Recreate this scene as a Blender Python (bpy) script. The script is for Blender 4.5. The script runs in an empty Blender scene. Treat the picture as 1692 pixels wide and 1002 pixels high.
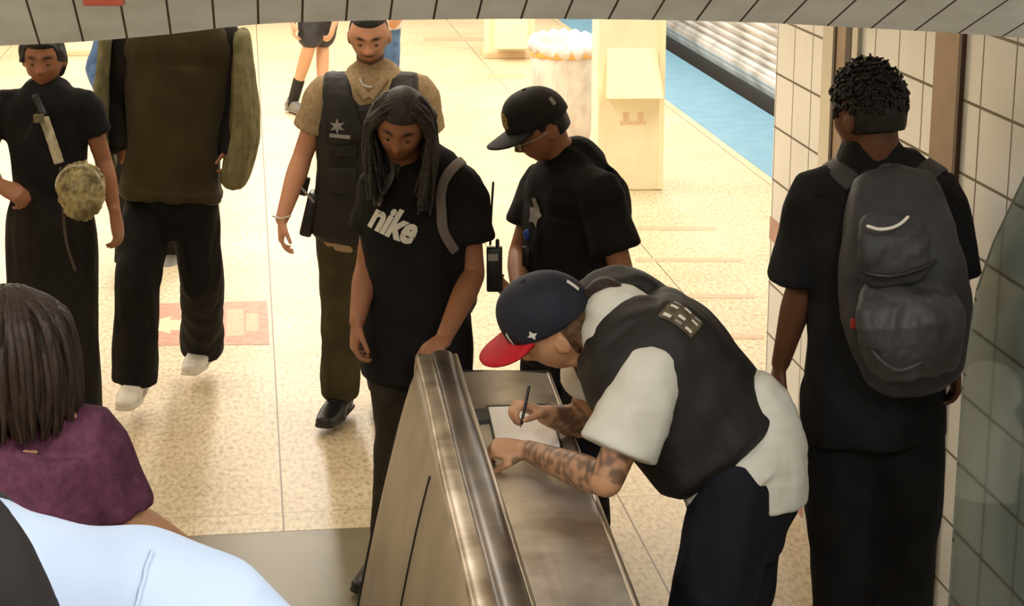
import bpy, bmesh, math, random
import numpy as np
from mathutils import Vector, Matrix
from mathutils.bvhtree import BVHTree

# ------------------------------------------------------------------ camera, world, exposure
FPX = 3200.0; CAMH = 2.7; PITCH = math.radians(15.0)
scene = bpy.context.scene
COL = scene.collection
cam_d = bpy.data.cameras.new('camera'); cam = bpy.data.objects.new('camera', cam_d); COL.objects.link(cam)
cam_d.sensor_width = 36.0; cam_d.lens = 36.0 * FPX / 1692.0; cam_d.clip_start = 0.05; cam_d.clip_end = 200
cam.location = (0, 0, CAMH); cam.rotation_euler = (math.radians(90) - PITCH, 0, 0)
scene.camera = cam
scene.view_settings.view_transform = 'Standard'; scene.view_settings.look = 'None'
scene.view_settings.exposure = 0.0; scene.view_settings.gamma = 1.0; scene.view_settings.use_curve_mapping = False
world = bpy.data.worlds.new('world'); scene.world = world; world.use_nodes = True
bg = world.node_tree.nodes['Background']; bg.inputs[0].default_value = (1.0, 0.93, 0.82, 1); bg.inputs[1].default_value = 0.8
ALPHA = math.radians(7.64); CA, SA = math.cos(ALPHA), math.sin(ALPHA)
def W(p, q, z=0.0):                     # platform frame (across, along, up) -> world
    return Vector((p*CA - q*SA, p*SA + q*CA, z))

def area_light(loc, size, energy, color, rot=(0, 0, 0)):
    d = bpy.data.lights.new('lamp', 'AREA'); d.shape = 'RECTANGLE'; d.size, d.size_y = size
    d.energy = energy; d.color = color
    o = bpy.data.objects.new('lamp', d); COL.objects.link(o); o.location = loc; o.rotation_euler = rot
    return o
WARM = (1.0, 0.965, 0.93)
CEIL = 3.45
LAMPS = [(p, q) for p in (-2.4, 0.3, 3.0) for q in (7.6, 10.6, 13.6, 16.6, 19.6, 22.6)]
for p, q in LAMPS:
    area_light(W(p, q, CEIL-0.13), (0.3, 2.2), {7.6: 9, 10.6: 40}.get(q, 62), WARM, (0, 0, ALPHA))
HALL_FILL = [(-1.6, 2.2, 3.32), (1.25, 2.2, 3.32), (-1.1, -.2, 3.9), (.9, -.2, 3.9)]  # unseen fill lamps added near the viewer to brighten front-facing surfaces
for p, q, z in HALL_FILL:
    area_light(W(p, q, z-0.02), (0.25, 1.1), {(-1.1, -.2): 34, (.9, -.2): 78}.get((p, q), 54), (0.96, 0.99, 1.0), (0, 0, ALPHA))

# ------------------------------------------------------------------ pixel rays
def ray(px, py):
    x = (px-846.0)/FPX; v = (501.0-py)/FPX
    return Vector((x, math.cos(PITCH)+v*math.sin(PITCH), -math.sin(PITCH)+v*math.cos(PITCH)))
def at(px, py, Y):
    d = ray(px, py); t = Y/d.y
    return Vector((d.x*t, Y, CAMH+d.z*t))
def atz(px, py, z=0.0):
    d = ray(px, py); t = (z-CAMH)/d.z
    return Vector((d.x*t, d.y*t, z))
def on_wall(px, py, p0):
    d = ray(px, py); n = Vector((CA, SA, 0)); t = p0/d.dot(n)
    w = Vector((0, 0, CAMH)) + d*t
    return (-w.x*SA + w.y*CA, w.z)        # q, z

# ------------------------------------------------------------------ materials
def mat(name, base=(.5, .5, .5), rough=.6, metal=0.0, spec=.5, noise=None, bump=None, attr=False, sheen=0, emit=None, aniso=None):
    m = bpy.data.materials.new(name); m.use_nodes = True; nt = m.node_tree; N = nt.nodes; L = nt.links
    b = N['Principled BSDF']; b.inputs['Base Color'].default_value = (*base, 1); b.inputs['Roughness'].default_value = rough
    b.inputs['Metallic'].default_value = metal; b.inputs['Specular IOR Level'].default_value = spec
    if sheen: b.inputs['Sheen Weight'].default_value = sheen
    tc = N.new('ShaderNodeTexCoord')
    src = None
    if attr:
        a = N.new('ShaderNodeAttribute'); a.attribute_name = 'Col'; src = a.outputs['Color']
        L.new(src, b.inputs['Base Color'])
    if noise:                              # (scale, colour2, contrast lo, hi[, stretch])
        sc, c2, lo, hi = noise[:4]
        mp = N.new('ShaderNodeMapping'); L.new(tc.outputs['Object'], mp.inputs[0])
        if len(noise) > 4: mp.inputs['Scale'].default_value = noise[4]
        t = N.new('ShaderNodeTexNoise'); t.inputs['Scale'].default_value = sc; t.inputs['Detail'].default_value = 6
        L.new(mp.outputs[0], t.inputs['Vector'])
        r = N.new('ShaderNodeMapRange'); r.inputs[1].default_value = lo; r.inputs[2].default_value = hi; L.new(t.outputs[0], r.inputs[0])
        mx = N.new('ShaderNodeMix'); mx.data_type = 'RGBA'; L.new(r.outputs[0], mx.inputs[0])
        if src: L.new(src, mx.inputs[6])
        else: mx.inputs[6].default_value = (*base, 1)
        mx.inputs[7].default_value = (*c2, 1); L.new(mx.outputs[2], b.inputs['Base Color'])
    if bump:                               # (scale, strength, distance[, stretch])
        t = N.new('ShaderNodeTexNoise'); t.inputs['Scale'].default_value = bump[0]; t.inputs['Detail'].default_value = 4
        mp = N.new('ShaderNodeMapping'); L.new(tc.outputs['Object'], mp.inputs[0]); L.new(mp.outputs[0], t.inputs['Vector'])
        if len(bump) > 3: mp.inputs['Scale'].default_value = bump[3]
        bp = N.new('ShaderNodeBump'); bp.inputs['Strength'].default_value = bump[1]; bp.inputs['Distance'].default_value = bump[2]
        L.new(t.outputs[0], bp.inputs['Height']); L.new(bp.outputs[0], b.inputs['Normal'])
    if emit:
        b.inputs['Emission Color'].default_value = (*emit[0], 1); b.inputs['Emission Strength'].default_value = emit[1]
    return m
def lin(r, g, b): return tuple(((c/255)/12.92 if c/255 <= .04045 else ((c/255+.055)/1.055)**2.4) for c in (r, g, b))

def math_node(N, L, op, a, b=None, c=None):
    n = N.new('ShaderNodeMath'); n.operation = op
    for i, v in enumerate((a, b, c)):
        if v is None: continue
        if isinstance(v, (int, float)): n.inputs[i].default_value = v
        else: L.new(v, n.inputs[i])
    return n.outputs[0]

def floor_material():
    m = mat('cream terrazzo', rough=.42, spec=.4); nt = m.node_tree; N, L = nt.nodes, nt.links; b = N['Principled BSDF']
    tc = N.new('ShaderNodeTexCoord'); sx = N.new('ShaderNodeSeparateXYZ'); L.new(tc.outputs['Object'], sx.inputs[0])
    n1 = N.new('ShaderNodeTexNoise'); n1.inputs['Scale'].default_value = 34; n1.inputs['Detail'].default_value = 5; n1.inputs['Roughness'].default_value = .65
    mp = N.new('ShaderNodeMapping'); mp.inputs['Scale'].default_value = (1.5, .65, 1); L.new(tc.outputs['Object'], mp.inputs[0]); L.new(mp.outputs[0], n1.inputs['Vector'])
    r1 = N.new('ShaderNodeValToRGB'); L.new(n1.outputs[0], r1.inputs[0])
    e = r1.color_ramp.elements; e[0].position = .34; e[0].color = (*lin(180, 158, 120), 1); e[1].position = .58; e[1].color = (*lin(230, 214, 182), 1)
    k = e.new(.46); k.color = (*lin(212, 193, 156), 1)
    n2 = N.new('ShaderNodeTexNoise'); n2.inputs['Scale'].default_value = 1.7; n2.inputs['Detail'].default_value = 4; L.new(tc.outputs['Object'], n2.inputs['Vector'])
    r2 = N.new('ShaderNodeMapRange'); L.new(n2.outputs[0], r2.inputs[0]); r2.inputs[1].default_value = .35; r2.inputs[2].default_value = .7; r2.inputs[3].default_value = 0; r2.inputs[4].default_value = .30
    mx = N.new('ShaderNodeMix'); mx.data_type = 'RGBA'; mx.blend_type = 'MULTIPLY'; L.new(r2.outputs[0], mx.inputs[0]); L.new(r1.outputs[0], mx.inputs[6]); mx.inputs[7].default_value = (*lin(206, 178, 150), 1)
    # divider strips
    acc = None
    for p0 in (.055, 1.363, 2.30, -1.25, -2.55, 3.55):
        c = math_node(N, L, 'COMPARE', sx.outputs[0], p0, .0035); acc = c if acc is None else math_node(N, L, 'MAXIMUM', acc, c)
    for q0 in (7.02, 9.9, 14.0, 20.0):
        c = math_node(N, L, 'COMPARE', sx.outputs[1], q0, .004); c = math_node(N, L, 'MULTIPLY', c, .45); acc = math_node(N, L, 'MAXIMUM', acc, c)
    m2 = N.new('ShaderNodeMix'); m2.data_type = 'RGBA'; L.new(acc, m2.inputs[0]); L.new(mx.outputs[2], m2.inputs[6]); m2.inputs[7].default_value = (*lin(112, 88, 58), 1)
    L.new(m2.outputs[2], b.inputs['Base Color'])
    return m

def tile_material(name, tile, grout, su, sv, axes, gw=.006, rough=.16, off=(0, 0)):
    m = mat(name, rough=rough, spec=.55); nt = m.node_tree; N, L = nt.nodes, nt.links; b = N['Principled BSDF']
    tc = N.new('ShaderNodeTexCoord'); sx = N.new('ShaderNodeSeparateXYZ'); L.new(tc.outputs['Object'], sx.inputs[0])
    acc = None
    for ax, s, o in ((axes[0], su, off[0]), (axes[1], sv, off[1])):
        a = math_node(N, L, 'ADD', sx.outputs[ax], o); a = math_node(N, L, 'PINGPONG', a, s/2)
        c = math_node(N, L, 'LESS_THAN', a, gw/2); acc = c if acc is None else math_node(N, L, 'MAXIMUM', acc, c)
    n = N.new('ShaderNodeTexNoise'); n.inputs['Scale'].default_value = 2.5; L.new(tc.outputs['Object'], n.inputs['Vector'])
    m0 = N.new('ShaderNodeMix'); m0.data_type = 'RGBA'; L.new(n.outputs[0], m0.inputs[0]); m0.inputs[6].default_value = (*[c*.86 for c in tile], 1); m0.inputs[7].default_value = (*[min(1, c*1.1) for c in tile], 1)
    m2 = N.new('ShaderNodeMix'); m2.data_type = 'RGBA'; L.new(acc, m2.inputs[0]); L.new(m0.outputs[2], m2.inputs[6]); m2.inputs[7].default_value = (*grout, 1)
    L.new(m2.outputs[2], b.inputs['Base Color'])
    inv = math_node(N, L, 'SUBTRACT', 1.0, acc); bp = N.new('ShaderNodeBump'); bp.inputs['Distance'].default_value = .002; bp.inputs['Strength'].default_value = .5
    L.new(inv, bp.inputs['Height']); L.new(bp.outputs[0], b.inputs['Normal'])
    rr = N.new('ShaderNodeMapRange'); L.new(acc, rr.inputs[0]); rr.inputs[3].default_value = rough; rr.inputs[4].default_value = .8; L.new(rr.outputs[0], b.inputs['Roughness'])
    return m

M = {}
M['floor'] = floor_material()
M['landing'] = mat('landing plate', lin(130, 120, 94), .42, 0.1, noise=(2.2, lin(117, 107, 82), .3, .75, (.6, 1.6, 1)), bump=(60, .1, .002))
M['wall'] = tile_material('glazed wall tile', lin(242, 244, 242), lin(136, 124, 104), .235, .208, (1, 2), gw=.009, off=(.05, .04))
M['wall_plain'] = mat('painted wall', lin(205, 192, 165), .6, noise=(3, lin(180, 166, 140), .4, .7))
M['ceiling'] = mat('ceiling paint', lin(226, 222, 210), .7, noise=(2, lin(208, 204, 190), .4, .7))
M['red_tile'] = mat('red tile band', lin(176, 84, 62), .2, noise=(8, lin(150, 66, 50), .4, .7))
M['white_trim'] = mat('white cove', lin(225, 212, 195), .4)
M['column'] = mat('tan steel post', lin(168, 140, 112), .42, .1, noise=(4, lin(146, 118, 92), .4, .7))
M['column_edge'] = mat('post edge', lin(84, 58, 42), .5)
M['alu'] = mat('aluminium strip', lin(196, 192, 178), .3, .4)
M['slot'] = mat('dark slot', lin(96, 84, 66), .7)
M['cream'] = mat('cream enamel', lin(250, 240, 206), .45, noise=(5, lin(244, 230, 192), .4, .7))
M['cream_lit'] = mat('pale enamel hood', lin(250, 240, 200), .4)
M['salmon'] = mat('salmon stripe', lin(190, 128, 104), .5, noise=(20, lin(204, 148, 122), .35, .6))
M['salmon_pale'] = mat('pale worn stripe', lin(218, 164, 130), .5, noise=(40, lin(222, 180, 144), .4, .6))
M['cream_mark'] = mat('worn cream marking', lin(236, 206, 168), .5, noise=(40, lin(230, 196, 158), .4, .6))
M['blue'] = mat('blue tactile strip', lin(118, 164, 188), .5, noise=(6, lin(104, 152, 180), .4, .7))
M['train'] = mat('fluted stainless', lin(214, 210, 206), .35, .35, noise=(2, lin(150, 145, 138), .4, .75))
M['train_dark'] = mat('train skirt', lin(70, 66, 62), .5, .3)
M['steel'] = mat('brushed stainless', lin(172, 160, 140), .34, .85, noise=(3, lin(140, 127, 107), .4, .7, (3, .6, 1)), bump=(90, .06, .002, (12, .6, 1)))
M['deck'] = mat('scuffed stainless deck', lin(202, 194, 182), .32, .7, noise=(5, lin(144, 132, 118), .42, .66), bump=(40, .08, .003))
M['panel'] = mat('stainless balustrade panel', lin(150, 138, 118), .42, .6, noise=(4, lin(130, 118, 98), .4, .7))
M['rail_dark'] = mat('worn dark handrail', lin(100, 86, 72), .32, .35, noise=(5, lin(56, 46, 38), .4, .62, (1, 1, 1)))
M['rail_edge'] = mat('rail cap', lin(188, 176, 156), .36, .8, noise=(6, lin(130, 114, 94), .4, .65))
M['black_line'] = mat('panel gap', (.008, .006, .005), .8)
M['lamp_body'] = mat('lamp housing', lin(220, 218, 210), .4)
M['lamp_glow'] = mat('lamp diffuser', (1, .95, .8), .5, emit=((1, .88, .66), 6.0))
M['bag_white'] = mat('thin white plastic liner', lin(240, 232, 222), .35, noise=(7, lin(214, 200, 190), .4, .7), bump=(14, .8, .02, (3, 3, .6)))
M['orange'] = mat('orange can band', lin(236, 178, 92), .5)
M['grey_metal'] = mat('trash can shell', lin(190, 176, 160), .5, .2)
M['soffit'] = None
BLACK = dict(rough=.82, spec=.18, bump=(220, .25, .002))
M['black_cloth'] = mat('black cotton', (.0085, .0075, .0075), noise=(9, (.013, .012, .012), .4, .7), **BLACK)
M['black_knit'] = mat('black knit', (.013, .010, .009), noise=(9, (.02, .016, .014), .4, .7), **BLACK)
M['navy_black'] = mat('black navy cloth', (.0085, .0085, .012), noise=(9, (.015, .015, .02), .4, .7), **BLACK)
M['vest'] = mat('black vest nylon', (.016, .0135, .012), .62, spec=.3, noise=(14, (.024, .021, .018), .4, .7), bump=(260, .3, .002))
M['charcoal'] = mat('charcoal nylon', (.030, .029, .031), .55, spec=.35, noise=(7, (.05, .047, .048), .4, .7), bump=(260, .3, .002))
M['charcoal_lt'] = mat('grey nylon', (.062, .058, .058), .5, spec=.35, noise=(9, (.04, .038, .038), .4, .7), bump=(90, .3, .003))
M['tan_shirt'] = mat('tan uniform cotton', lin(176, 152, 118), .8, spec=.2, noise=(60, lin(158, 134, 100), .4, .65), bump=(120, .3, .002))
M['olive_pant'] = mat('olive trousers', lin(74, 66, 44), .8, spec=.2, noise=(10, lin(58, 52, 34), .4, .7), bump=(150, .3, .002))
M['dark_olive'] = mat('dark olive trousers', lin(52, 44, 32), .8, spec=.2, noise=(10, lin(38, 32, 22), .4, .7), bump=(150, .3, .002))
M['olive_hood'] = mat('olive fleece', lin(66, 56, 32), .85, spec=.15, noise=(5, lin(52, 44, 24), .4, .7), bump=(80, .4, .003), sheen=.1)
M['olive_light'] = mat('faded olive lining', lin(128, 122, 88), .85, spec=.15, noise=(20, lin(104, 98, 68), .4, .7))
M['white_tee'] = mat('white cotton tee', lin(224, 220, 208), .8, spec=.2, noise=(7, lin(210, 204, 190), .4, .7), bump=(160, .2, .002))
M['blue_white'] = mat('pale blue shirt', lin(164, 175, 192), .75, spec=.2, noise=(4, lin(154, 167, 186), .4, .7), bump=(300, .2, .001))
M['purple'] = mat('plum knit', lin(96, 54, 72), .85, spec=.15, noise=(60, lin(78, 44, 60), .38, .66), bump=(170, .5, .003))
M['blue_cloth'] = mat('blue denim', lin(84, 116, 160), .8, noise=(20, lin(60, 90, 136), .4, .7))
M['skin'] = mat('skin', rough=.5, spec=.35, attr=True, bump=(300, .1, .001))
M['skin'].node_tree.nodes['Principled BSDF'].inputs['Subsurface Weight'].default_value = .06
M['skin'].node_tree.nodes['Principled BSDF'].inputs['Subsurface Radius'].default_value = (.02, .008, .004)
M['hair_black'] = mat('black hair', (.010, .008, .007), .5, spec=.35, noise=(60, (.024, .019, .016), .45, .7))
M['hair_brown'] = mat('dark brown hair', (.022, .012, .008), .5, spec=.3, noise=(40, (.045, .024, .015), .42, .7, (3, 3, .5)), bump=(120, .6, .003, (4, 4, .4)))
M['hair_grey'] = mat('brown black dreadlocks', (.026, .020, .017), .55, spec=.35, noise=(80, (.06, .05, .043), .45, .7), bump=(220, .6, .003))
M['hair_mid'] = mat('light brown hair', lin(104, 76, 50), .45, spec=.4, noise=(60, lin(70, 48, 30), .42, .7))
M['cap_black'] = mat('black cap twill', (.012, .011, .010), .7, spec=.25, noise=(9, (.02, .018, .016), .4, .7), bump=(260, .3, .002))
M['cap_navy'] = mat('navy cap twill', (.016, .018, .028), .7, spec=.25, noise=(9, (.022, .022, .034), .4, .7), bump=(260, .3, .002))
M['cap_red'] = mat('red cap brim', lin(190, 24, 32), .65, spec=.3, noise=(30, lin(168, 18, 28), .4, .7), bump=(200, .2, .002))
M['gold'] = mat('gold embroidery', lin(150, 124, 56), .5, .3, noise=(90, lin(96, 78, 34), .4, .6))
M['white_mark'] = mat('white print', lin(226, 220, 206), .6)
M['grey_mark'] = mat('grey print', lin(150, 144, 138), .6)
M['khaki_mark'] = mat('khaki patch', lin(110, 94, 70), .8, noise=(60, lin(84, 70, 52), .4, .6))
M['silver'] = mat('silver metal', lin(190, 188, 182), .3, .8)
M['blue_dot'] = mat('blue plastic', lin(40, 84, 176), .4)
M['white_rubber'] = mat('white sneaker', lin(232, 224, 208), .55, noise=(30, lin(210, 200, 184), .4, .7))
M['black_shoe'] = mat('black leather shoe', (.011, .010, .010), .35)
M['grey_shoe'] = mat('grey sneaker', lin(120, 116, 108), .6)
M['leather'] = mat('metallic cream leather', lin(176, 160, 112), .42, .25, noise=(16, lin(112, 98, 62), .42, .62), bump=(30, .8, .012))
M['strap_cream'] = mat('cream strap', lin(206, 194, 164), .5, noise=(30, lin(150, 138, 108), .42, .66))
M['strap_dark'] = mat('dark cord', lin(66, 52, 36), .6)
M['strap_grey'] = mat('grey webbing', lin(112, 102, 94), .6, bump=(200, .4, .002))
M['plastic'] = mat('black plastic', (.010, .010, .011), .35)
M['tinted'] = mat('smoked green glass', (.42, .47, .43), .04)
M['tinted'].node_tree.nodes['Principled BSDF'].inputs['Transmission Weight'].default_value = 1.0
M['tinted'].node_tree.nodes['Principled BSDF'].inputs['IOR'].default_value = 1.2
M['paper'] = mat('paper', lin(238, 230, 220), .7)
M['eye'] = mat('eye white', lin(120, 104, 92), .3)
M['iris'] = mat('iris', (.012, .007, .005), .15)
M['glass'] = mat('spectacle lens', (.9, .9, .9), .05)
M['glass'].node_tree.nodes['Principled BSDF'].inputs['Transmission Weight'].default_value = .9
M['red_pull'] = mat('red zipper pull', lin(170, 40, 36), .5)

# ------------------------------------------------------------------ object helpers
def tag(o, label=None, cat=None, group=None, kind=None):
    if label: o['label'] = label
    if cat: o['category'] = cat
    if group: o['group'] = group
    if kind: o['kind'] = kind
    return o
def root(name, loc, label, cat, group=None):
    o = bpy.data.objects.new(name, None); COL.objects.link(o); o.location = loc; o.empty_display_size = .1
    return tag(o, label, cat, group)
def origin_of(o):
    v = Vector((0, 0, 0))
    while o is not None: v += o.location; o = o.parent
    return v
def link(name, me, m=None, parent=None, origin=None, smooth=True):
    """me is in world coordinates; with a parent it is moved into the parent's (unrotated) frame"""
    o = bpy.data.objects.new(name, me)
    if m is not None:
        me.materials.clear(); me.materials.append(m)
    off = origin_of(parent) if parent is not None else (Vector(origin) if origin is not None else Vector((0, 0, 0)))
    if off.length > 0: me.transform(Matrix.Translation(-off))
    if parent is None: o.location = off
    else: o.parent = parent
    if smooth: me.polygons.foreach_set('use_smooth', [True]*len(me.polygons))
    COL.objects.link(o)
    return o
def mesh_from(V, F):
    me = bpy.data.meshes.new('mesh'); me.from_pydata([tuple(v) for v in V], [], [tuple(f) for f in F]); me.update(); return me
def merge(pieces):
    V, F, n = [], [], 0
    for v, f in pieces:
        v = np.asarray(v, float); V.append(v); F += [tuple(i+n for i in ff) for ff in f]; n += len(v)
    return np.vstack(V), F

def catmull(P, m=4):
    P = np.asarray(P, float)
    if len(P) < 3 or m <= 1:
        t = np.linspace(0, 1, m+1)[:, None]
        out = [P[0]]
        for i in range(len(P)-1): out += list(P[i]+(P[i+1]-P[i])*t[1:])
        return np.array(out)
    E = np.vstack([2*P[0]-P[1], P, 2*P[-1]-P[-2]]); out = []
    for i in range(1, len(E)-2):
        p0, p1, p2, p3 = E[i-1], E[i], E[i+1], E[i+2]
        for k in range(m):
            t = k/m
            out.append(.5*((2*p1)+(-p0+p2)*t+(2*p0-5*p1+4*p2-p3)*t*t+(-p0+3*p1-3*p2+p3)*t**3))
    out.append(P[-1]); return np.array(out)

def loft(P, rx, ry=None, side=None, n=20, m=4, ends=(1, 1), pw=2.0):
    """tube along P with half-widths rx (along side) and ry; ends: 1 rounded, 0 flat"""
    k = len(P); rx = np.broadcast_to(np.asarray(rx, float), (k,)); ry = rx if ry is None else np.broadcast_to(np.asarray(ry, float), (k,))
    P = np.asarray([tuple(p) for p in P], float)
    if side is not None:
        S = np.asarray([tuple(s) for s in side], float) if np.ndim(side[0]) else np.tile(np.asarray(tuple(side), float), (k, 1))
    if m > 1:
        A = catmull(np.hstack([P, rx[:, None], ry[:, None]]), m); 
        if side is not None: S = catmull(S, m)
        P, rx, ry = A[:, :3], A[:, 3], A[:, 4]
    T = np.gradient(P, axis=0); T /= np.linalg.norm(T, axis=1)[:, None]+1e-12
    if side is None:
        s = np.cross(T[0], (0, 0, 1.0)); 
        if np.linalg.norm(s) < .2: s = np.cross(T[0], (0, 1.0, 0))
        S = np.zeros_like(P); s /= np.linalg.norm(s)
        for i in range(len(P)):
            s = s - T[i]*s.dot(T[i]); s /= np.linalg.norm(s); S[i] = s
    else:
        S = S - T*np.sum(S*T, axis=1)[:, None]; S /= np.linalg.norm(S, axis=1)[:, None]
    U = np.cross(T, S)
    rings = [(P[i], rx[i], ry[i], S[i], U[i]) for i in range(len(P))]
    def cap(i, sgn, rnd):
        if not rnd: return []
        r = min(rx[i], ry[i])*rnd; out = []
        for a in (30, 55, 75):
            a = math.radians(a); out.append((P[i]+sgn*T[i]*r*math.sin(a), rx[i]*math.cos(a) if rnd >= 1 else rx[i]*(1-(1-math.cos(a))*.9), ry[i]*math.cos(a) if rnd >= 1 else ry[i]*(1-(1-math.cos(a))*.9), S[i], U[i]))
        return out
    rings = cap(0, -1, ends[0])[::-1] + rings + cap(len(P)-1, 1, ends[1])
    th = np.linspace(0, 2*math.pi, n, endpoint=False); c, s_ = np.cos(th), np.sin(th)
    c = np.sign(c)*np.abs(c)**(2/pw); s_ = np.sign(s_)*np.abs(s_)**(2/pw)
    V = []
    for p, a, b, S_, U_ in rings: V.append(p+np.outer(c*a, S_)+np.outer(s_*b, U_))
    R = len(rings); V = np.vstack(V+[rings[0][0][None, :], rings[-1][0][None, :]])
    F = [(r*n+j, r*n+(j+1) % n, (r+1)*n+(j+1) % n, (r+1)*n+j) for r in range(R-1) for j in range(n)]
    a, b = R*n, R*n+1
    F += [(a, (j+1) % n, j) for j in range(n)] + [(b, (R-1)*n+j, (R-1)*n+(j+1) % n) for j in range(n)]
    return V, F
def ellipsoid(c, r, R=None, n=20, k=12):
    th = np.linspace(0, 2*np.pi, n, endpoint=False); V = []; 
    for i in range(1, k):
        ph = math.pi*i/k; V += [(math.sin(ph)*math.cos(t), math.sin(ph)*math.sin(t), math.cos(ph)) for t in th]
    V += [(0, 0, 1), (0, 0, -1)]; V = np.array(V)*np.asarray(r)
    if R is not None: V = V@np.asarray(R).T
    V = V+np.asarray(tuple(c)); F = []
    for i in range(k-2): F += [(i*n+j, (i+1)*n+j, (i+1)*n+(j+1) % n, i*n+(j+1) % n) for j in range(n)]
    a = (k-1)*n; F += [(a, j, (j+1) % n) for j in range(n)] + [(a+1, (k-2)*n+(j+1) % n, (k-2)*n+j) for j in range(n)]
    return V, F
def box(c, h, R=None):
    V = np.array([(x, y, z) for x in (-1, 1) for y in (-1, 1) for z in (-1, 1)], float)*np.asarray(h)
    if R is not None: V = V@np.asarray(R).T
    V = V+np.asarray(tuple(c)); F = [(0, 1, 3, 2), (4, 6, 7, 5), (0, 4, 5, 1), (2, 3, 7, 6), (0, 2, 6, 4), (1, 5, 7, 3)]
    return V, F
def bevel_mesh(me, w, seg=2):
    bm = bmesh.new(); bm.from_mesh(me); bmesh.ops.bevel(bm, geom=bm.edges[:], offset=w, segments=seg, affect='EDGES', profile=.5); bm.to_mesh(me); bm.free(); return me
def pbox(p0, p1, q0, q1, z0, z1):            # box in platform frame, local coordinates (object rotated by ALPHA)
    return box(((p0+p1)/2, (q0+q1)/2, (z0+z1)/2), (abs(p1-p0)/2, abs(q1-q0)/2, abs(z1-z0)/2))
def setting(name, pieces, m, label=None, kind='structure', cat=None, bev=0, smooth=False, group=None, parent=None):
    V, F = merge(pieces); me = mesh_from(V, F)
    if bev: bevel_mesh(me, bev)
    o = bpy.data.objects.new(name, me); me.materials.append(m); COL.objects.link(o)
    if parent is None: o.rotation_euler = (0, 0, ALPHA)
    else: o.parent = parent
    if smooth: me.polygons.foreach_set('use_smooth', [True]*len(me.polygons))
    if kind or label: tag(o, label, cat, group, kind)
    return o
def union(pieces, vox, smooth=2):
    V, F = merge(pieces); me = mesh_from(V, F); o = bpy.data.objects.new('tmp', me); COL.objects.link(o)
    r = o.modifiers.new('r', 'REMESH'); r.mode = 'VOXEL'; r.voxel_size = vox; r.adaptivity = 0
    if smooth:
        s = o.modifiers.new('s', 'SMOOTH'); s.iterations = smooth; s.factor = .6
    dg = bpy.context.evaluated_depsgraph_get(); ev = o.evaluated_get(dg); out = bpy.data.meshes.new_from_object(ev)
    bpy.data.objects.remove(o); bpy.data.meshes.remove(me)
    return out
def coords(me):
    a = np.empty(len(me.vertices)*3); me.vertices.foreach_get('co', a); return a.reshape(-1, 3)
def normals(me):
    a = np.empty(len(me.vertices)*3); me.vertex_normals.foreach_get('vector', a); return a.reshape(-1, 3)
def setco(me, a): me.vertices.foreach_set('co', np.ascontiguousarray(a, dtype=np.float32).ravel()); me.update()
def folds(me, amp, freq, seed=0, stretch=(1, 1, 1), mask=None):
    rng = np.random.RandomState(seed); P = coords(me); N = normals(me); Q = P*np.asarray(stretch); d = np.zeros(len(P))
    for o in range(2):
        f = freq*3.6*(1.9**o)
        for _ in range(5):
            k = rng.normal(size=3); k *= f/np.linalg.norm(k); k2 = rng.normal(size=3)*f*.5
            d += np.sin(Q@k+rng.rand()*6.28+1.3*np.sin(Q@k2+rng.rand()*6.28))/(1.8**o)
    d = d/5.0; d = np.sign(d)*np.abs(d)**.8
    if mask is not None: d = d*mask(P)
    setco(me, P+N*(amp*d)[:, None]); return me
def unit(v): v = Vector(v); return v.normalized()
def frame(fwd, up):                      # columns: right, forward, up
    f = unit(fwd); r = f.cross(Vector(up)).normalized(); u = r.cross(f).normalized()
    return np.array([[r.x, f.x, u.x], [r.y, f.y, u.y], [r.z, f.z, u.z]])
def bvh_of(o):
    me = o.data; off = origin_of(o); return BVHTree.FromPolygons([v.co+off for v in me.vertices], [tuple(p.vertices) for p in me.polygons])
def decal(name, shape, c, normal, up, m, parent, target, off=.003, cuts=2):
    """shape: (verts2d, faces) in metres, thrown onto the target along -normal"""
    n = unit(normal); u = Vector(up); u = (u-n*u.dot(n)).normalized(); r = u.cross(n).normalized(); c = Vector(c)
    bm = bmesh.new(); vs = [bm.verts.new((x, y, 0)) for x, y in shape[0]]
    for f in shape[1]:
        try: bm.faces.new([vs[i] for i in f])
        except ValueError: pass
    bmesh.ops.triangulate(bm, faces=bm.faces[:])
    if cuts: bmesh.ops.subdivide_edges(bm, edges=bm.edges[:], cuts=cuts, use_grid_fill=True)
    t = bvh_of(target); last = None
    for v in bm.verts:
        o = c+r*v.co.x+u*v.co.y; h = t.ray_cast(o+n*.5, -n, 1.0)
        if h[0] is not None: d = (h[0]-o).dot(n); last = d
        else: d = last if last is not None else 0
        v.co = o+n*(d+off)
    me = bpy.data.meshes.new('mesh'); bmesh.ops.recalc_face_normals(bm, faces=bm.faces[:]); bm.to_mesh(me); bm.free()
    return link(name, me, m, parent)
def text_shape(s, size, shear=0.0, bold=0.0, sx=1.0, spacing=1.0):
    cu = bpy.data.curves.new('t', 'FONT'); cu.body = s; cu.size = size; cu.align_x = 'CENTER'; cu.align_y = 'CENTER'; cu.shear = shear; cu.offset = bold; cu.resolution_u = 3; cu.space_character = spacing; cu.space_line = .8
    o = bpy.data.objects.new('t', cu); COL.objects.link(o); dg = bpy.context.evaluated_depsgraph_get(); me = bpy.data.meshes.new_from_object(o.evaluated_get(dg))
    V = [(v.co.x*sx, v.co.y) for v in me.vertices]; F = [tuple(p.vertices) for p in me.polygons]
    bpy.data.objects.remove(o); bpy.data.curves.remove(cu); bpy.data.meshes.remove(me); return V, F
def star_shape(n, r0, r1):
    V = [(0, 0)]+[((r0 if i % 2 == 0 else r1)*math.sin(math.pi*i/n), (r0 if i % 2 == 0 else r1)*math.cos(math.pi*i/n)) for i in range(2*n)]
    return V, [(0, i+1, (i+1) % (2*n)+1) for i in range(2*n)]
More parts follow.
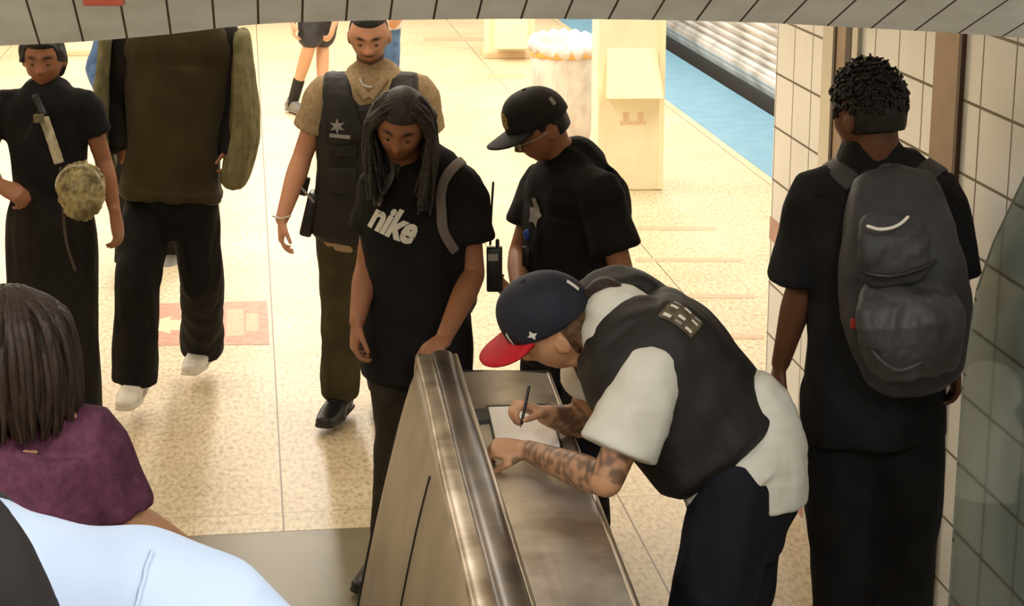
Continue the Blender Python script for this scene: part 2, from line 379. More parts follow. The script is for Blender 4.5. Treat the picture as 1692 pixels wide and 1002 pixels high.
def rect_shape(w, h): return [(-w/2, -h/2), (w/2, -h/2), (w/2, h/2), (-w/2, h/2)], [(0, 1, 2, 3)]
def blob_shape(pts): return list(pts), [tuple(range(len(pts)))]

# ================================================================== SETTING
WP = 2.0          # wall plane (across)
WEND = on_wall(1272, 400, WP)[0]
setting('floor', [pbox(-4.2, 3.62, 6.83, 34, -.3, 0), pbox(.42, WP+.3, -2, 6.83, -.3, 0), pbox(-4.2, -1.45, -2, 6.83, -.3, 0), pbox(WP+.3, 3.62, 5.0, 6.83, -.3, 0)], M['floor'])
setting('trim_1', [pbox(3.62, 4.32, 5.0, 34, -.3, .004)], M['blue'], 'blue tactile strip along the platform edge')
setting('wall_right', [pbox(WP, WP+.22, -2, WEND, .12, 4.6)], M['wall'])
setting('trim_2', [pbox(WP-.004, WP+.2, -2, WEND, .022, .12)], M['red_tile'], 'red tile skirting at the foot of the wall')
setting('trim_3', [pbox(WP-.012, WP+.2, -2, WEND+.001, 0, .022)], M['white_trim'], 'white cove under the red skirting')
zb = on_wall(1268, 372, WP)[1]
setting('trim_4', [pbox(WP-.003, WP+.01, 6.2, WEND+.002, zb-.045, zb+.045)], M['red_tile'], 'red tile band along the wall')
setting('wall_left', [pbox(-4.5, -4.2, -2, 34, -.3, 4.6)], M['wall_plain'])
setting('wall_far', [pbox(-4.2, 7, 34, 34.2, -.3, 4.6)], M['wall_plain'])
setting('wall_back', [pbox(-4.2, WP+.2, -2.3, -2, -.3, 4.8)], M['wall_plain'])
setting('ceiling', [pbox(-4.2, 7, 4.35, 34, CEIL, CEIL+.2)], M['ceiling'])
setting('floor_track', [pbox(4.32, 8, 5, 34, -1.2, -1.1)], M['train_dark'])
# posts and strips on the wall
def wall_strip(name, xa, xb, y, m, depth=.02, z0=0.0, label=None, extra=None):
    qa = on_wall(xa, y, WP)[0]; qb = on_wall(xb, y, WP)[0]
    return setting(name, [pbox(WP-depth, WP+.02, min(qa, qb), max(qa, qb), z0, 4.4)], m, label)
wall_strip('trim_5', 1551, 1592, 80, M['column'], .012, label='tan steel post on the tiled wall')
wall_strip('trim_6', 1592, 1597, 80, M['column_edge'], .014, label='dark edge of the tan post')
wall_strip('trim_7', 1366, 1385, 60, M['alu'], .014, label='pale metal strip left of the recess')
wall_strip('trim_8', 1385, 1408, 60, M['column'], .012, label='narrow recess between metal strips')
wall_strip('trim_9', 1384, 1388, 60, M['slot'], .016)
wall_strip('trim_10', 1405, 1414, 60, M['slot'], .016)
wall_strip('trim_11', 1414, 1424, 60, M['alu'], .014)

# smoked glass added to darken the wall where a reflection shows, its top edge rising towards the viewer
GP = 1.58; tp = [on_wall(x, y, GP) for x, y in ((1589, 640), (1612, 480), (1640, 400), (1692, 290), (1790, 80))]; V = []
tp = [(q, z) for q, z in tp] + [(tp[-1][0]-1.2, tp[-1][1]+.7)]
for pp in (GP, GP+.012):
    for q, z in tp: V.append((pp, q, z))
    for q, z in ((tp[-1][0], 0.0), (tp[0][0], 0.0)): V.append((pp, q, z))
n = len(V)//2; F = [tuple(range(n)), tuple(range(2*n-1, n-1, -1))]+[(i, n+i, n+(i+1) % n, (i+1) % n) for i in range(n)]
bmx = bmesh.new(); mx_ = mesh_from(V, F); bmx.from_mesh(mx_); bmesh.ops.recalc_face_normals(bmx, faces=bmx.faces[:]); bmx.to_mesh(mx_); bmx.free()
gpo = bpy.data.objects.new('darkening_glass_panel', mx_); mx_.materials.append(M['tinted']); COL.objects.link(gpo); gpo.rotation_euler = (0, 0, ALPHA); tag(gpo, 'added smoked glass side panel darkening the tiled wall at the right edge', 'glass panel')
# sloping tiled ceiling over the escalator, with its curved lower edge
def soffit():
    E = [(-120, 84), (0, 75), (100, 72), (200, 64), (300, 55), (400, 41), (480, 37), (600, 34), (720, 32), (900, 31), (1100, 33), (1280, 38), (1400, 45), (1500, 50), (1600, 56), (1692, 63), (1830, 78)]
    X = np.linspace(-120, 1830, 105); Yp = np.interp(X, [e[0] for e in E], [e[1] for e in E])
    kern = np.ones(7)/7; Yp = np.convolve(np.pad(Yp, 3, mode='edge'), kern, 'valid')
    V, F, U = [], [], []; n = len(X); rows = 14
    for i, (x, y) in enumerate(zip(X, Yp)):
        e = at(x, y, 4.0); fan = max(0, (x-800)/900.0)
        d = Vector((SA+.34*fan**1.3, -CA, math.tan(math.radians(30))))
        for r in range(rows): 
            t = r/(rows-1)*5.2; V.append(e+d*t)
        # small lip and the bulkhead that faces the platform
        V.append(e+Vector((0, .035, .004))); V.append(Vector((e.x, e.y+.05, CEIL+.1)))
        U.append(x/72.3)
    me = bpy.data.meshes.new('mesh'); k = rows+2
    for i in range(n-1):
        for r in range(rows-1): F.append((i*k+r, (i+1)*k+r, (i+1)*k+r+1, i*k+r+1))
        F.append((i*k, i*k+rows, (i+1)*k+rows, (i+1)*k)); F.append((i*k+rows, i*k+rows+1, (i+1)*k+rows+1, (i+1)*k+rows))
    me.from_pydata([tuple(v) for v in V], [], F); me.update()
    uv = me.uv_layers.new(name='UVMap'); 
    for lp in me.loops:
        vi = lp.vertex_index; uv.data[lp.index].uv = (U[vi//k], (vi % k)/3.0)
    m = mat('soffit tile', lin(228, 230, 228), .5, spec=.3, noise=(9, lin(212, 212, 208), .4, .7)); nt = m.node_tree; N, L = nt.nodes, nt.links; b = N['Principled BSDF']
    u = N.new('ShaderNodeUVMap'); sx = N.new('ShaderNodeSeparateXYZ'); L.new(u.outputs[0], sx.inputs[0])
    a = math_node(N, L, 'ADD', sx.outputs[0], .095); pp = math_node(N, L, 'PINGPONG', a, .5); c = math_node(N, L, 'LESS_THAN', pp, .026)
    src = b.inputs['Base Color'].links[0].from_socket; mx = N.new('ShaderNodeMix'); mx.data_type = 'RGBA'; L.new(c, mx.inputs[0]); L.new(src, mx.inputs[6]); mx.inputs[7].default_value = (*lin(70, 52, 42), 1)
    L.new(mx.outputs[2], b.inputs['Base Color'])
    o = bpy.data.objects.new('ceiling_slope', me); me.materials.append(m); COL.objects.link(o); o['kind'] = 'structure'
    return o
soffit()
e0 = at(138, 5, 3.78); e1 = at(206, 5, 3.78)
sgn = setting('wall_sign', [box((0, 0, .05), (abs(e1.x-e0.x)/2, .012, .055))], M['red_tile'], 'small red sign hanging from the sloped ceiling edge', 'thing', 'sign', bev=.004)
sgn.rotation_euler = (0, 0, 0); sgn.location = (e0+e1)/2+Vector((0, .0, 0))

# ceiling lamps, then fixtures for the added fill lamps
HALLS = LAMPS + [(p, q) for p, q, z in HALL_FILL]
proto = None
for i, (p, q) in enumerate(LAMPS):
    r = root('ceiling_light', W(p, q, CEIL), f"{['nearest','second','third','fourth','fifth','farthest'][i%6]} fluorescent lamp of the {['left','middle','right'][i//6]} row on the platform ceiling", 'lamp', 'fluorescent lamps of the platform'); r.rotation_euler = (0, 0, ALPHA)
    if proto is None:
        V, F = box((0, 0, -.05), (.17, 1.15, .05)); a = link('lamp_housing', mesh_from(V, F), M['lamp_body'], smooth=False); a.parent = r
        V, F = box((0, 0, -.105), (.15, 1.1, .008)); b_ = link('diffuser', mesh_from(V, F), M['lamp_glow'], smooth=False); b_.parent = r; proto = (a, b_)
    else:
        for c in proto: d = c.copy(); COL.objects.link(d); d.parent = r
for i, (p, q, z) in enumerate(HALL_FILL):
    r = root('ceiling_light', W(p, q, z+.1), ['front left','front right','rear left','rear right'][i]+' added short fill lamp over the escalator hall', 'lamp', 'added fill lamps of the escalator hall'); r.rotation_euler = (0, 0, ALPHA)
    for c in proto: d = c.copy(); COL.objects.link(d); d.parent = r; d.scale = (.8, .5, .8)

# pillars
def pillar(x0, x1, yb, w2, hood=None, label='', base=True):
    a = atz(x0, yb, 0); b = atz(x1, yb, 0); wdt = (b-a).length; c = (a+b)/2; 
    r = root('platform_pillar', c, label, 'pillar'); r.rotation_euler = (0, 0, ALPHA*.35)
    s = link('shaft', bevel_mesh(mesh_from(*box((0, w2/2, CEIL/2), (wdt/2, w2/2, CEIL/2))), .012), M['cream'], smooth=False); s.parent = r
    if base:
        k = link('base_plinth', bevel_mesh(mesh_from(*box((0, w2/2, .03), (wdt/2+.03, w2/2+.03, .03))), .008), M['cream_mark'], smooth=False); k.parent = r
    return r, wdt
r, wd = pillar(985, 1094, 315, .46, label='cream platform pillar with a sloping hood, in front of the train', base=False)
hp = [(-.19, 0, .98), (.155, 0, .98), (.19, 0, .64), (-.19, 0, .64), (-.17, -.02, .98), (.10, -.02, .98), (.19, -.17, .66), (-.19, -.17, .66)]
hd = link('hood', bevel_mesh(mesh_from(hp, [(0, 1, 5, 4), (4, 5, 6, 7), (7, 6, 2, 3), (0, 4, 7, 3), (1, 2, 6, 5), (0, 3, 2, 1)]), .008), M['cream_lit'], smooth=False); hd.parent = r; hd.location.x = .02
for dx, dz, w in ((0, .50, .09), (-.05, .54, .02), (.05, .54, .02)):
    s = link('stain', mesh_from(*box((dx+.02, -.002, dz-.03), (w, .002, .010 if w > .05 else .03))), M['cream_mark'], smooth=False); s.parent = r
fs = link('lit_corner_strip', mesh_from(*box((wd/2-.015, -.006, CEIL/2), (.02, .006, CEIL/2-.01))), M['cream_lit'], smooth=False); fs.parent = r  # lit side of the pillar, put in as a paler strip
r, wd = pillar(803, 884, 96, .6, label='far cream platform pillar with a pale block at its foot')
b_ = link('pale_block', bevel_mesh(mesh_from(*box((0, -.12, .42), (wd*.33, .12, .30))), .01), M['cream_lit'], smooth=False); b_.parent = r
r, wd = pillar(112, 160, 92, .5, label='farthest cream pillar, at the left above the blue sleeve')

# train
tr = root('train', W(4.42, 14, 0), 'fluted stainless subway train standing at the blue platform edge', 'train'); tr.rotation_euler = (0, 0, ALPHA)
V, F = [], []
zz = []; z = .34
while z < 1.25: zz += [(z, .012), (z+.018, -.026), (z+.036, -.026), (z+.056, .012)]; z += .075
prof = [(0.10, -.01), (.16, -.04), (.30, -.04), (.325, 0)] + [(a, b) for a, b in zz] + [(1.3, 0), (2.6, .03), (3.1, .2), (3.15, .6)]
k = len(prof)
for qq in (-9, 19):
    for zz_, pp in prof: V.append((pp, qq, zz_))
F = [(i, i+1, k+i+1, k+i) for i in range(k-1)]
V += [(2.6, -9, .1), (2.6, 19, .1), (2.6, -9, 3.15), (2.6, 19, 3.15)]; F += [(0, k, 2*k+1, 2*k), (k-1, 2*k+2, 2*k+3, 2*k-1), (2*k, 2*k+1, 2*k+3, 2*k+2)]
s = link('side_panel', mesh_from(V, F), M['train'], smooth=False); s.parent = tr
s = link('skirt', mesh_from(*box((.18, 5, -.15), (.16, 14, .30))), M['train_dark'], smooth=False); s.parent = tr
s = link('sill_rail', loft([(-.05, -9, .25), (-.05, 19, .25)], .035, .05, n=12, m=1)and mesh_from(*loft([(-.035, -9, .23), (-.035, 19, .23)], .03, .045, n=12, m=1)), M['train'], smooth=True); s.parent = tr

# floor markings
def mark_quad(name, pts, m, z=.002, label=None, cat=None, parent=None, group=None):
    P = [atz(x, y, 0) for x, y in pts]; V = [(p.x, p.y, z) for p in P]; n = len(V)
    V2 = V+[(x, y, 0.0003) for x, y, _ in V]; F = [tuple(range(n)), tuple(range(2*n-1, n-1, -1))]+[(i, n+i, n+(i+1) % n, (i+1) % n) for i in range(n)]
    me = mesh_from(V2, F); bm = bmesh.new(); bm.from_mesh(me); bmesh.ops.recalc_face_normals(bm, faces=bm.faces[:]); bm.to_mesh(me); bm.free()
    c = sum(P, Vector())/n
    o = link(name, me, m, parent, None if parent else (c.x, c.y, 0), smooth=False)
    if label: tag(o, label, cat, group)
    return o
fsn = mark_quad('floor_sign', [(196, 504), (441, 498), (446, 570), (192, 572)], M['salmon'], label='salmon arrow sign painted on the floor by the hooded walker', cat='floor sign')
mark_quad('arrow_head', [(222, 538), (283, 524), (281, 530), (306, 530), (306, 547), (281, 547), (283, 553)], M['cream_mark'], .003, parent=fsn)
for q_ in ([(374, 512), (402, 512), (403, 556), (374, 557)], [(407, 519), (426, 519), (427, 549), (407, 550)], [(340, 514), (366, 514), (366, 556), (340, 556)]):
    mark_quad('glyph_block', q_, M['salmon_pale'], .003, parent=fsn)
for (xa, xb, y, hh), lb in zip(((1040, 1184, 378, 6), (1050, 1227, 430, 6), (1080, 1247, 490, 7), (1100, 1262, 557, 7)), ('farthest short', 'second', 'third', 'nearest')):
    mark_quad('floor_stripe', [(xa, y-hh/2), (xb, y-hh/2), (xb, y+hh/2), (xa, y+hh/2)], M['salmon_pale'], label=lb+' thin salmon stripe on the floor left of the tiled wall', cat='stripe', group='salmon stripes on the platform floor')
for (pts, lb) in (([(700, 62), (800, 62), (800, 68), (700, 68)], 'faint salmon line on the far floor behind the dreadlocked man'), ([(805, 122), (868, 122), (866, 130), (806, 130)], 'faint salmon line before the far pillar')):
    mark_quad('floor_stripe', pts, M['salmon_pale'], label=lb, cat='stripe')

# trash can with its liner
tc0 = atz(932, 245, 0)
tcr = root('trash_can', tc0, 'tall trash can in a white plastic liner beside the pillar', 'trash can')
s = link('can_body', mesh_from(*loft([tc0+Vector((0, 0, .01)), tc0+Vector((0, 0, .4)), tc0+Vector((0, 0, .74))], [.15, .19, .225], n=28, ends=(0, 0))), M['grey_metal'], tcr)
s = link('rim_band', mesh_from(*loft([tc0+Vector((-.0, 0, .715)), tc0+Vector((0, 0, .755))], [.264, .266], n=32, ends=(0, 0))), M['orange'], tcr)
# bag: skirt hanging over the shell, ruffled roll at the rim
V, F, n = [], [], 72
prof = [(.10, .70), (.17, .74), (.205, .80), (.235, .84), (.262, .83), (.270, .79), (.262, .765), (.250, .765), (.250, .70), (.247, .60), (.236, .45), (.222, .30), (.200, .15), (.18, .04)]
for r_, z_ in prof:
    for j in range(n):
        t = 2*math.pi*j/n; ruf = (.014*math.sin(13*t+z_*5)+.010*math.sin(29*t+1))*(1 if z_ > .75 else .35)
        dz = .028*math.cos(t-2.6)*(z_ > .7) + (.012*math.sin(17*t) if z_ > .75 else 0)
        V.append(tc0+Vector(((r_+ruf)*math.cos(t), (r_+ruf)*math.sin(t), z_+dz+.03*math.sin(t*1.0+.6)*(z_ > .7))))
F = [(i*n+j, i*n+(j+1) % n, (i+1)*n+(j+1) % n, (i+1)*n+j) for i in range(len(prof)-1) for j in range(n)]
F.append(tuple(range(n-1, -1, -1)))
V = [v for v in V]
s = link('bag_liner', mesh_from(V, F), M['bag_white'], tcr); so = s.modifiers.new('s', 'SOLIDIFY'); so.thickness = .003

# ================================================================== ESCALATOR
A = atz(719, 596, .99); B = atz(828, 1002, 1.04)
ES = root('escalator', (A.x, A.y, 0), 'stainless escalator newel, handrail and wide deck in the foreground', 'escalator')
dirE = (B-A); dirE.z = 0; dirE.normalize(); side = Vector((-dirE.y, dirE.x, 0))
if side.x < 0: side = -side                       # towards image right
Y0 = 2.45
def rail_path(off=0.0, dz=0.0, front=True, tail=1.0):
    P = []
    c0 = A.copy()
    if front:
        for a in (150, 125, 100, 75, 50, 25):
            a = math.radians(a); P.append(c0-dirE*(.16*math.sin(a)) + Vector((0, 0, -.16+.16*math.cos(a))))
    P.append(c0)
    for t in (.25, .5, .75, 1.0): P.append(A+(B-A)*t)
    s1 = (B.y-2.85)/-dirE.y
    p = B+dirE*s1; p.z = 1.045; P.append(p)
    z = p.z
    for k, sl in enumerate((12, 24, 30, 30, 30, 30, 30)):
        st = .22 if k < 3 else .75
        p = p+dirE*st+Vector((0, 0, st*math.tan(math.radians(sl)))); P.append(p)
    return [q+side*off+Vector((0, 0, dz)) for q in P]
P = rail_path(.024, .0); n = len(P)
link('handrail', mesh_from(*loft(P, [.034]*8+[.040]*(n-8), [.020]*n, side=[side]*n, n=24, m=6, pw=2.4)), M['rail_dark'], ES)
P = rail_path(-.030, -.006)
link('rail_cap', mesh_from(*loft(P, [.028]*8+[.034]*(n-8), [.016]*n, side=[side]*n, n=20, m=6, pw=2.6)), M['rail_edge'], ES)
P = rail_path(.064, -.012, front=True)
link('rail_guide', mesh_from(*loft(P, .010, .02, side=[side]*n, n=12, m=6, pw=4)), M['steel'], ES)
# sloped left panel, ruled between the rail line and a skirting line; rounded nose
def panel():
    rows, cols = 16, 40; V, F = [], []
    top = [A+(B-A)*t+side*-.055+Vector((0, 0, -.02)) for t in np.linspace(0, 1, 24)]
    pth = rail_path(-.055, -.02, front=False); top = [Vector(v) for v in catmull([tuple(v) for v in pth], 5)]
    for i, t in enumerate(top):
        d = (t-top[0]).length; floorz = max(0.0, t.z-1.02)
        for r in range(rows):
            a = r/(rows-1); zz = t.z*(1-a)+(floorz+.02)*a; out = .20*a**.8
            V.append(Vector((t.x, t.y, zz))-side*out)
    # nose rows in front: quarter-round in plan elevation
    nose = []
    for j, ang in enumerate((90, 70, 50, 30, 12)):
        an = math.radians(ang)
        row = []
        for r in range(rows):
            a = r/(rows-1); t = top[0]; zz = .97*(1-a)+.02*a
            bul = (.05+.20*math.sqrt(max(0, 1-(1-a)**2)))*math.sin(an)
            zt = zz - (.10*math.sin(an)**2)*(1-a)
            row.append(Vector((t.x, t.y, zt))-side*(.20*a**.8)*1.0 - dirE*bul + side*(1-math.cos(math.radians(90-ang)))*0)
        nose.append(row)
    V = [v for row in nose for v in row]+V; nr = len(nose)+len(top)
    F = [(i*rows+r, i*rows+r+1, (i+1)*rows+r+1, (i+1)*rows+r) for i in range(nr-1) for r in range(rows-1)]
    # back side (right skin) and closing faces
    nb = len(V); Wd = .16
    for i in range(nr):
        for r in range(rows):
            v = V[i*rows+r]; a = r/(rows-1); V.append(v+side*(.055+.20*a**.8+.05))
    F += [(nb+(i+1)*rows+r, nb+(i+1)*rows+r+1, nb+i*rows+r+1, nb+i*rows+r) for i in range(nr-1) for r in range(rows-1)]
    F += [(i*rows, (i+1)*rows, nb+(i+1)*rows, nb+i*rows) for i in range(nr-1)]
    F += [((i+1)*rows+rows-1, i*rows+rows-1, nb+i*rows+rows-1, nb+(i+1)*rows+rows-1) for i in range(nr-1)]
    F += [(r+1, r, nb+r, nb+r+1) for r in range(rows-1)]
    return mesh_from(V, F), top
pm, top = panel()
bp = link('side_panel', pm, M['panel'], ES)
# panel edging tube along the nose silhouette, and the gap between two panels
rows = 16; ed = [Vector(pm.vertices[r].co)+origin_of(ES) for r in range(rows)]
link('nose_edging', mesh_from(*loft([v-dirE*.004 for v in ed], .007, n=10, m=2)), M['black_line'], ES)
gi = min(range(len(top)), key=lambda i: abs(top[i].y-4.82)); g = [top[gi]*1.0 for _ in range(1)]
t = top[gi]; gl = []
for a in np.linspace(.06, 1, 10): gl.append(Vector((t.x, t.y, t.z*(1-a)+.02*a))-side*(.20*a**.8+.0005)-dirE*0)
link('panel_gap', mesh_from(*loft(gl, .004, .004, n=8, m=2)), M['black_line'], ES)
# deck to the right of the rail
def deck():
    DZ = .925; R0 = atz(905, 616, DZ); R1 = atz(1052, 1002, DZ+.03); V, F = [], []
    L0 = atz(752, 616, DZ); 
    dR = (R1-R0); dR.z = 0; dR.normalize()
    rt = [R0+(R1-R0)*t for t in np.linspace(0, 1, 12)]
    p = rt[-1]; s1 = (p.y-2.85)/-dR.y; p = p+dR*s1; p.z = DZ+.035; rt.append(p)
    for k, sl in enumerate((12, 24, 30, 30, 30, 30)):
        st = .22 if k < 3 else .75; p = p+dR*st+Vector((0, 0, st*math.tan(math.radians(sl)))); rt.append(p)
    lt = []
    for q in rt:
        tt = (q.y-A.y)/(dirE.y); l = A+dirE*tt+side*.07; l.z = q.z; lt.append(l)
    n = len(rt); th = .05
    top_ = []
    for l, q in zip(lt, rt):
        for a in np.linspace(0, 1, 9): top_.append(l+(q-l)*a+Vector((0, 0, .006*math.sin(math.pi*a))))
    V = list(top_); k = 9
    F = [(i*k+j, i*k+j+1, (i+1)*k+j+1, (i+1)*k+j) for i in range(n-1) for j in range(k-1)]
    b0 = len(V)
    for l, q in zip(lt, rt): V += [l-Vector((0, 0, th)), q-Vector((0, 0, th))]
    for i in range(n-1):
        F += [((i+1)*k+k-1, i*k+k-1, b0+2*i+1, b0+2*i+3), (i*k, (i+1)*k, b0+2*i+2, b0+2*i), (b0+2*i, b0+2*i+2, b0+2*i+3, b0+2*i+1)]
    F.append(tuple([b0, b0+1]+[j for j in range(k-1, -1, -1)]))
    me = mesh_from(V, F)
    # body under the deck
    bv, bf = [], []
    for l, q in zip(lt, rt):
        fz = max(0, q.z-.96-.0); bv += [l+side*.02-Vector((0, 0, th)), q-side*.02-Vector((0, 0, th)), Vector((l.x, l.y, fz))+side*.02, Vector((q.x, q.y, fz))-side*.02]
    for i in range(n-1):
        a, b = 4*i, 4*i+4
        bf += [(a, a+1, b+1, b), (a+1, a+3, b+3, b+1), (a+2, b+2, b+3, a+3), (a, b, b+2, a+2)]
    bf += [(0, 2, 3, 1)]
    return me, mesh_from(bv, bf), lt, rt
dm, dbm, lt, rt = deck()
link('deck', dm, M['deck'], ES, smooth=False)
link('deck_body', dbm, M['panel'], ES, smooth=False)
e = [rt[i]+Vector((0, 0, -.008)) for i in range(0, 13)]
link('deck_edging', mesh_from(*loft(e, .010, .012, n=10, m=2)), M['steel'], ES)
e = [lt[0]+Vector((0, .0, -.006)), rt[0]+Vector((0, 0, -.006))]
link('deck_end_trim', mesh_from(*loft(e, .014, .012, n=12, m=2)), M['black_line'], ES)
# landing plate and steps
V, F = box((0, 0, 0), (1, 1, 1))
lp = setting('landing_plate', [pbox(-1.45, .42, 2.2, 6.83, -.3, -.001)], M['landing'], 'smooth escalator landing plate before the terrazzo floor', 'structure', None)
#setting('trim_12', [pbox(-1.45, -.05, 6.52, 6.545, -.002, .002)], M['cream_mark'], 'joint line of the landing plate')
for i in range(13):
    y1 = Y0-.4*i*.866*1.0; z1 = .2*(i+1)
    if i == 0: stp = []
    c = A+dirE*((y1-.2-A.y)/dirE.y)-side*.62; c.z = z1/2
    R = np.array([[side.x, -dirE.x, 0], [side.y, -dirE.y, 0], [0, 0, 1]])
    link('step', bevel_mesh(mesh_from(*box(c, (.5, .2, z1/2), R)), .008), M['steel'], ES, smooth=False)

# ================================================================== PEOPLE
def gs(x, s): return np.exp(-(x/s)**2)
def head_piece(c, R, s=1.0, jaw=1.0, nose=1.0):
    n, k = 72, 56
    V, F = ellipsoid((0, 0, 0), (1, 1, 1), n=n, k=k)
    V = np.array(V); x, y, z = V[:, 0].copy(), V[:, 1].copy(), V[:, 2].copy()
    X = x*.076; Y = y*.094; Z = z*.116
    low = np.clip(-z, 0, 1)
    X *= 1-.30*low**1.5*jaw; Y = np.where((z < 0) & (y < 0), Y*(1-.45*low), Y); Y = np.where((z < 0) & (y > 0), Y*(1-.06*low), Y)
    up = np.clip(z, 0, 1); Y = np.where(y < 0, Y*(1+.07*up), Y); X *= 1+.04*gs(z-.3, .4)
    fr = (y > 0).astype(float)*np.clip(y*1.6, 0, 1)
    Y += fr*(.007*gs(X, .045)*gs(Z-.024, .010))                                   # brow
    Y -= fr*(.013*(gs(X-.031, .017)+gs(X+.031, .017))*gs(Z-.004, .014))           # sockets
    Y += fr*nose*(.013*gs(X, .009)*gs(Z+.005, .020)+.025*gs(X, .0115)*gs(Z+.027, .013)+.010*(gs(X-.012, .008)+gs(X+.012, .008))*gs(Z+.034, .008))
    Y += fr*(.007*gs(X, .022)*gs(Z+.058, .008)+.006*gs(X, .020)*gs(Z+.070, .008)-.004*gs(X, .022)*gs(Z+.0640, .003))
    Y += fr*(.010*gs(X, .024)*gs(Z+.098, .016))                                   # chin
    Y += fr*.005*(gs(X-.044, .018)+gs(X+.044, .018))*gs(Z+.022, .018)             # cheeks
    P = np.stack([X, Y, Z], 1)*s@R.T+np.asarray(tuple(c)); ps = [(P, F)]
    for e in (-1, 1):
        lv, lf = ellipsoid((e*.031, .0695, .0045), (.0165, .0150, .0105), n=16, k=10); ps.append((lv*s@R.T+np.asarray(tuple(c)), lf))
        er, ef = ellipsoid((0, 0, 0), (.008, .018, .031), n=16, k=10)
        a = math.radians(20*e); Re = np.array([[math.cos(a), -math.sin(a), 0], [math.sin(a), math.cos(a), 0], [0, 0, 1]])
        er = er@Re.T+np.array([e*.080, -.010, -.008]); er2, ef2 = ellipsoid((e*.076, .002, -.012), (.012, .010, .022), n=12, k=8)
        ps += [(er*s@R.T+np.asarray(tuple(c)), ef), (er2*s@R.T+np.asarray(tuple(c)), ef2)]
    return ps
def hand_piece(w, d, nrm, s=1.0, curl=.35, spread=.12, mirror=1, fist=None):
    """w wrist, d direction towards the fingers, nrm direction the palm faces, thumb on the side mirror*(d x nrm)"""
    d = unit(d); nrm = Vector(nrm); nrm = (nrm-d*nrm.dot(d)).normalized(); sd = d.cross(nrm)*mirror; w = Vector(w); ps = []
    pc = [w-d*.015*s, w+d*.02*s, w+d*.055*s, w+d*.088*s]
    ps.append(loft(pc, np.array([.026, .034, .041, .040])*s, np.array([.019, .017, .015, .012])*s, side=sd, n=18, m=3, pw=2.6))
    L = [(.030, .070, .0085, .16), (.011, .078, .0088, .05), (-.009, .072, .0085, -.05), (-.028, .058, .0075, -.17)]
    for i, (o, l, r, sp) in enumerate(L):
        p = w+d*.084*s+sd*o*s; dd = (d+sd*sp*spread*6).normalized(); P_ = [p-dd*.02*s, p]; ang = 0
        for j, f in enumerate((.45, .32, .23)):
            ang += curl*(1.0+.12*i)*(1.0, 1.3, .9)[j]; v = dd*math.cos(ang)+nrm*math.sin(ang); P_.append(P_[-1]+v*l*f*s)
        ps.append(loft(P_, np.array([1.05, 1.05, 1, .93, .82])*r*s, n=12, m=3))
    t0 = w+d*.022*s+sd*.022*s+nrm*.004*s; v1 = (d*.75+sd*.75+nrm*.25).normalized(); v2 = (d*.93+sd*.32+nrm*(.25+curl*.5)).normalized()
    ps.append(loft([t0, t0+v1*.036*s, t0+v1*.036*s+v2*.030*s, t0+v1*.036*s+v2*.054*s], np.array([.0145, .0115, .0098, .0080])*s, n=12, m=3))
    return ps

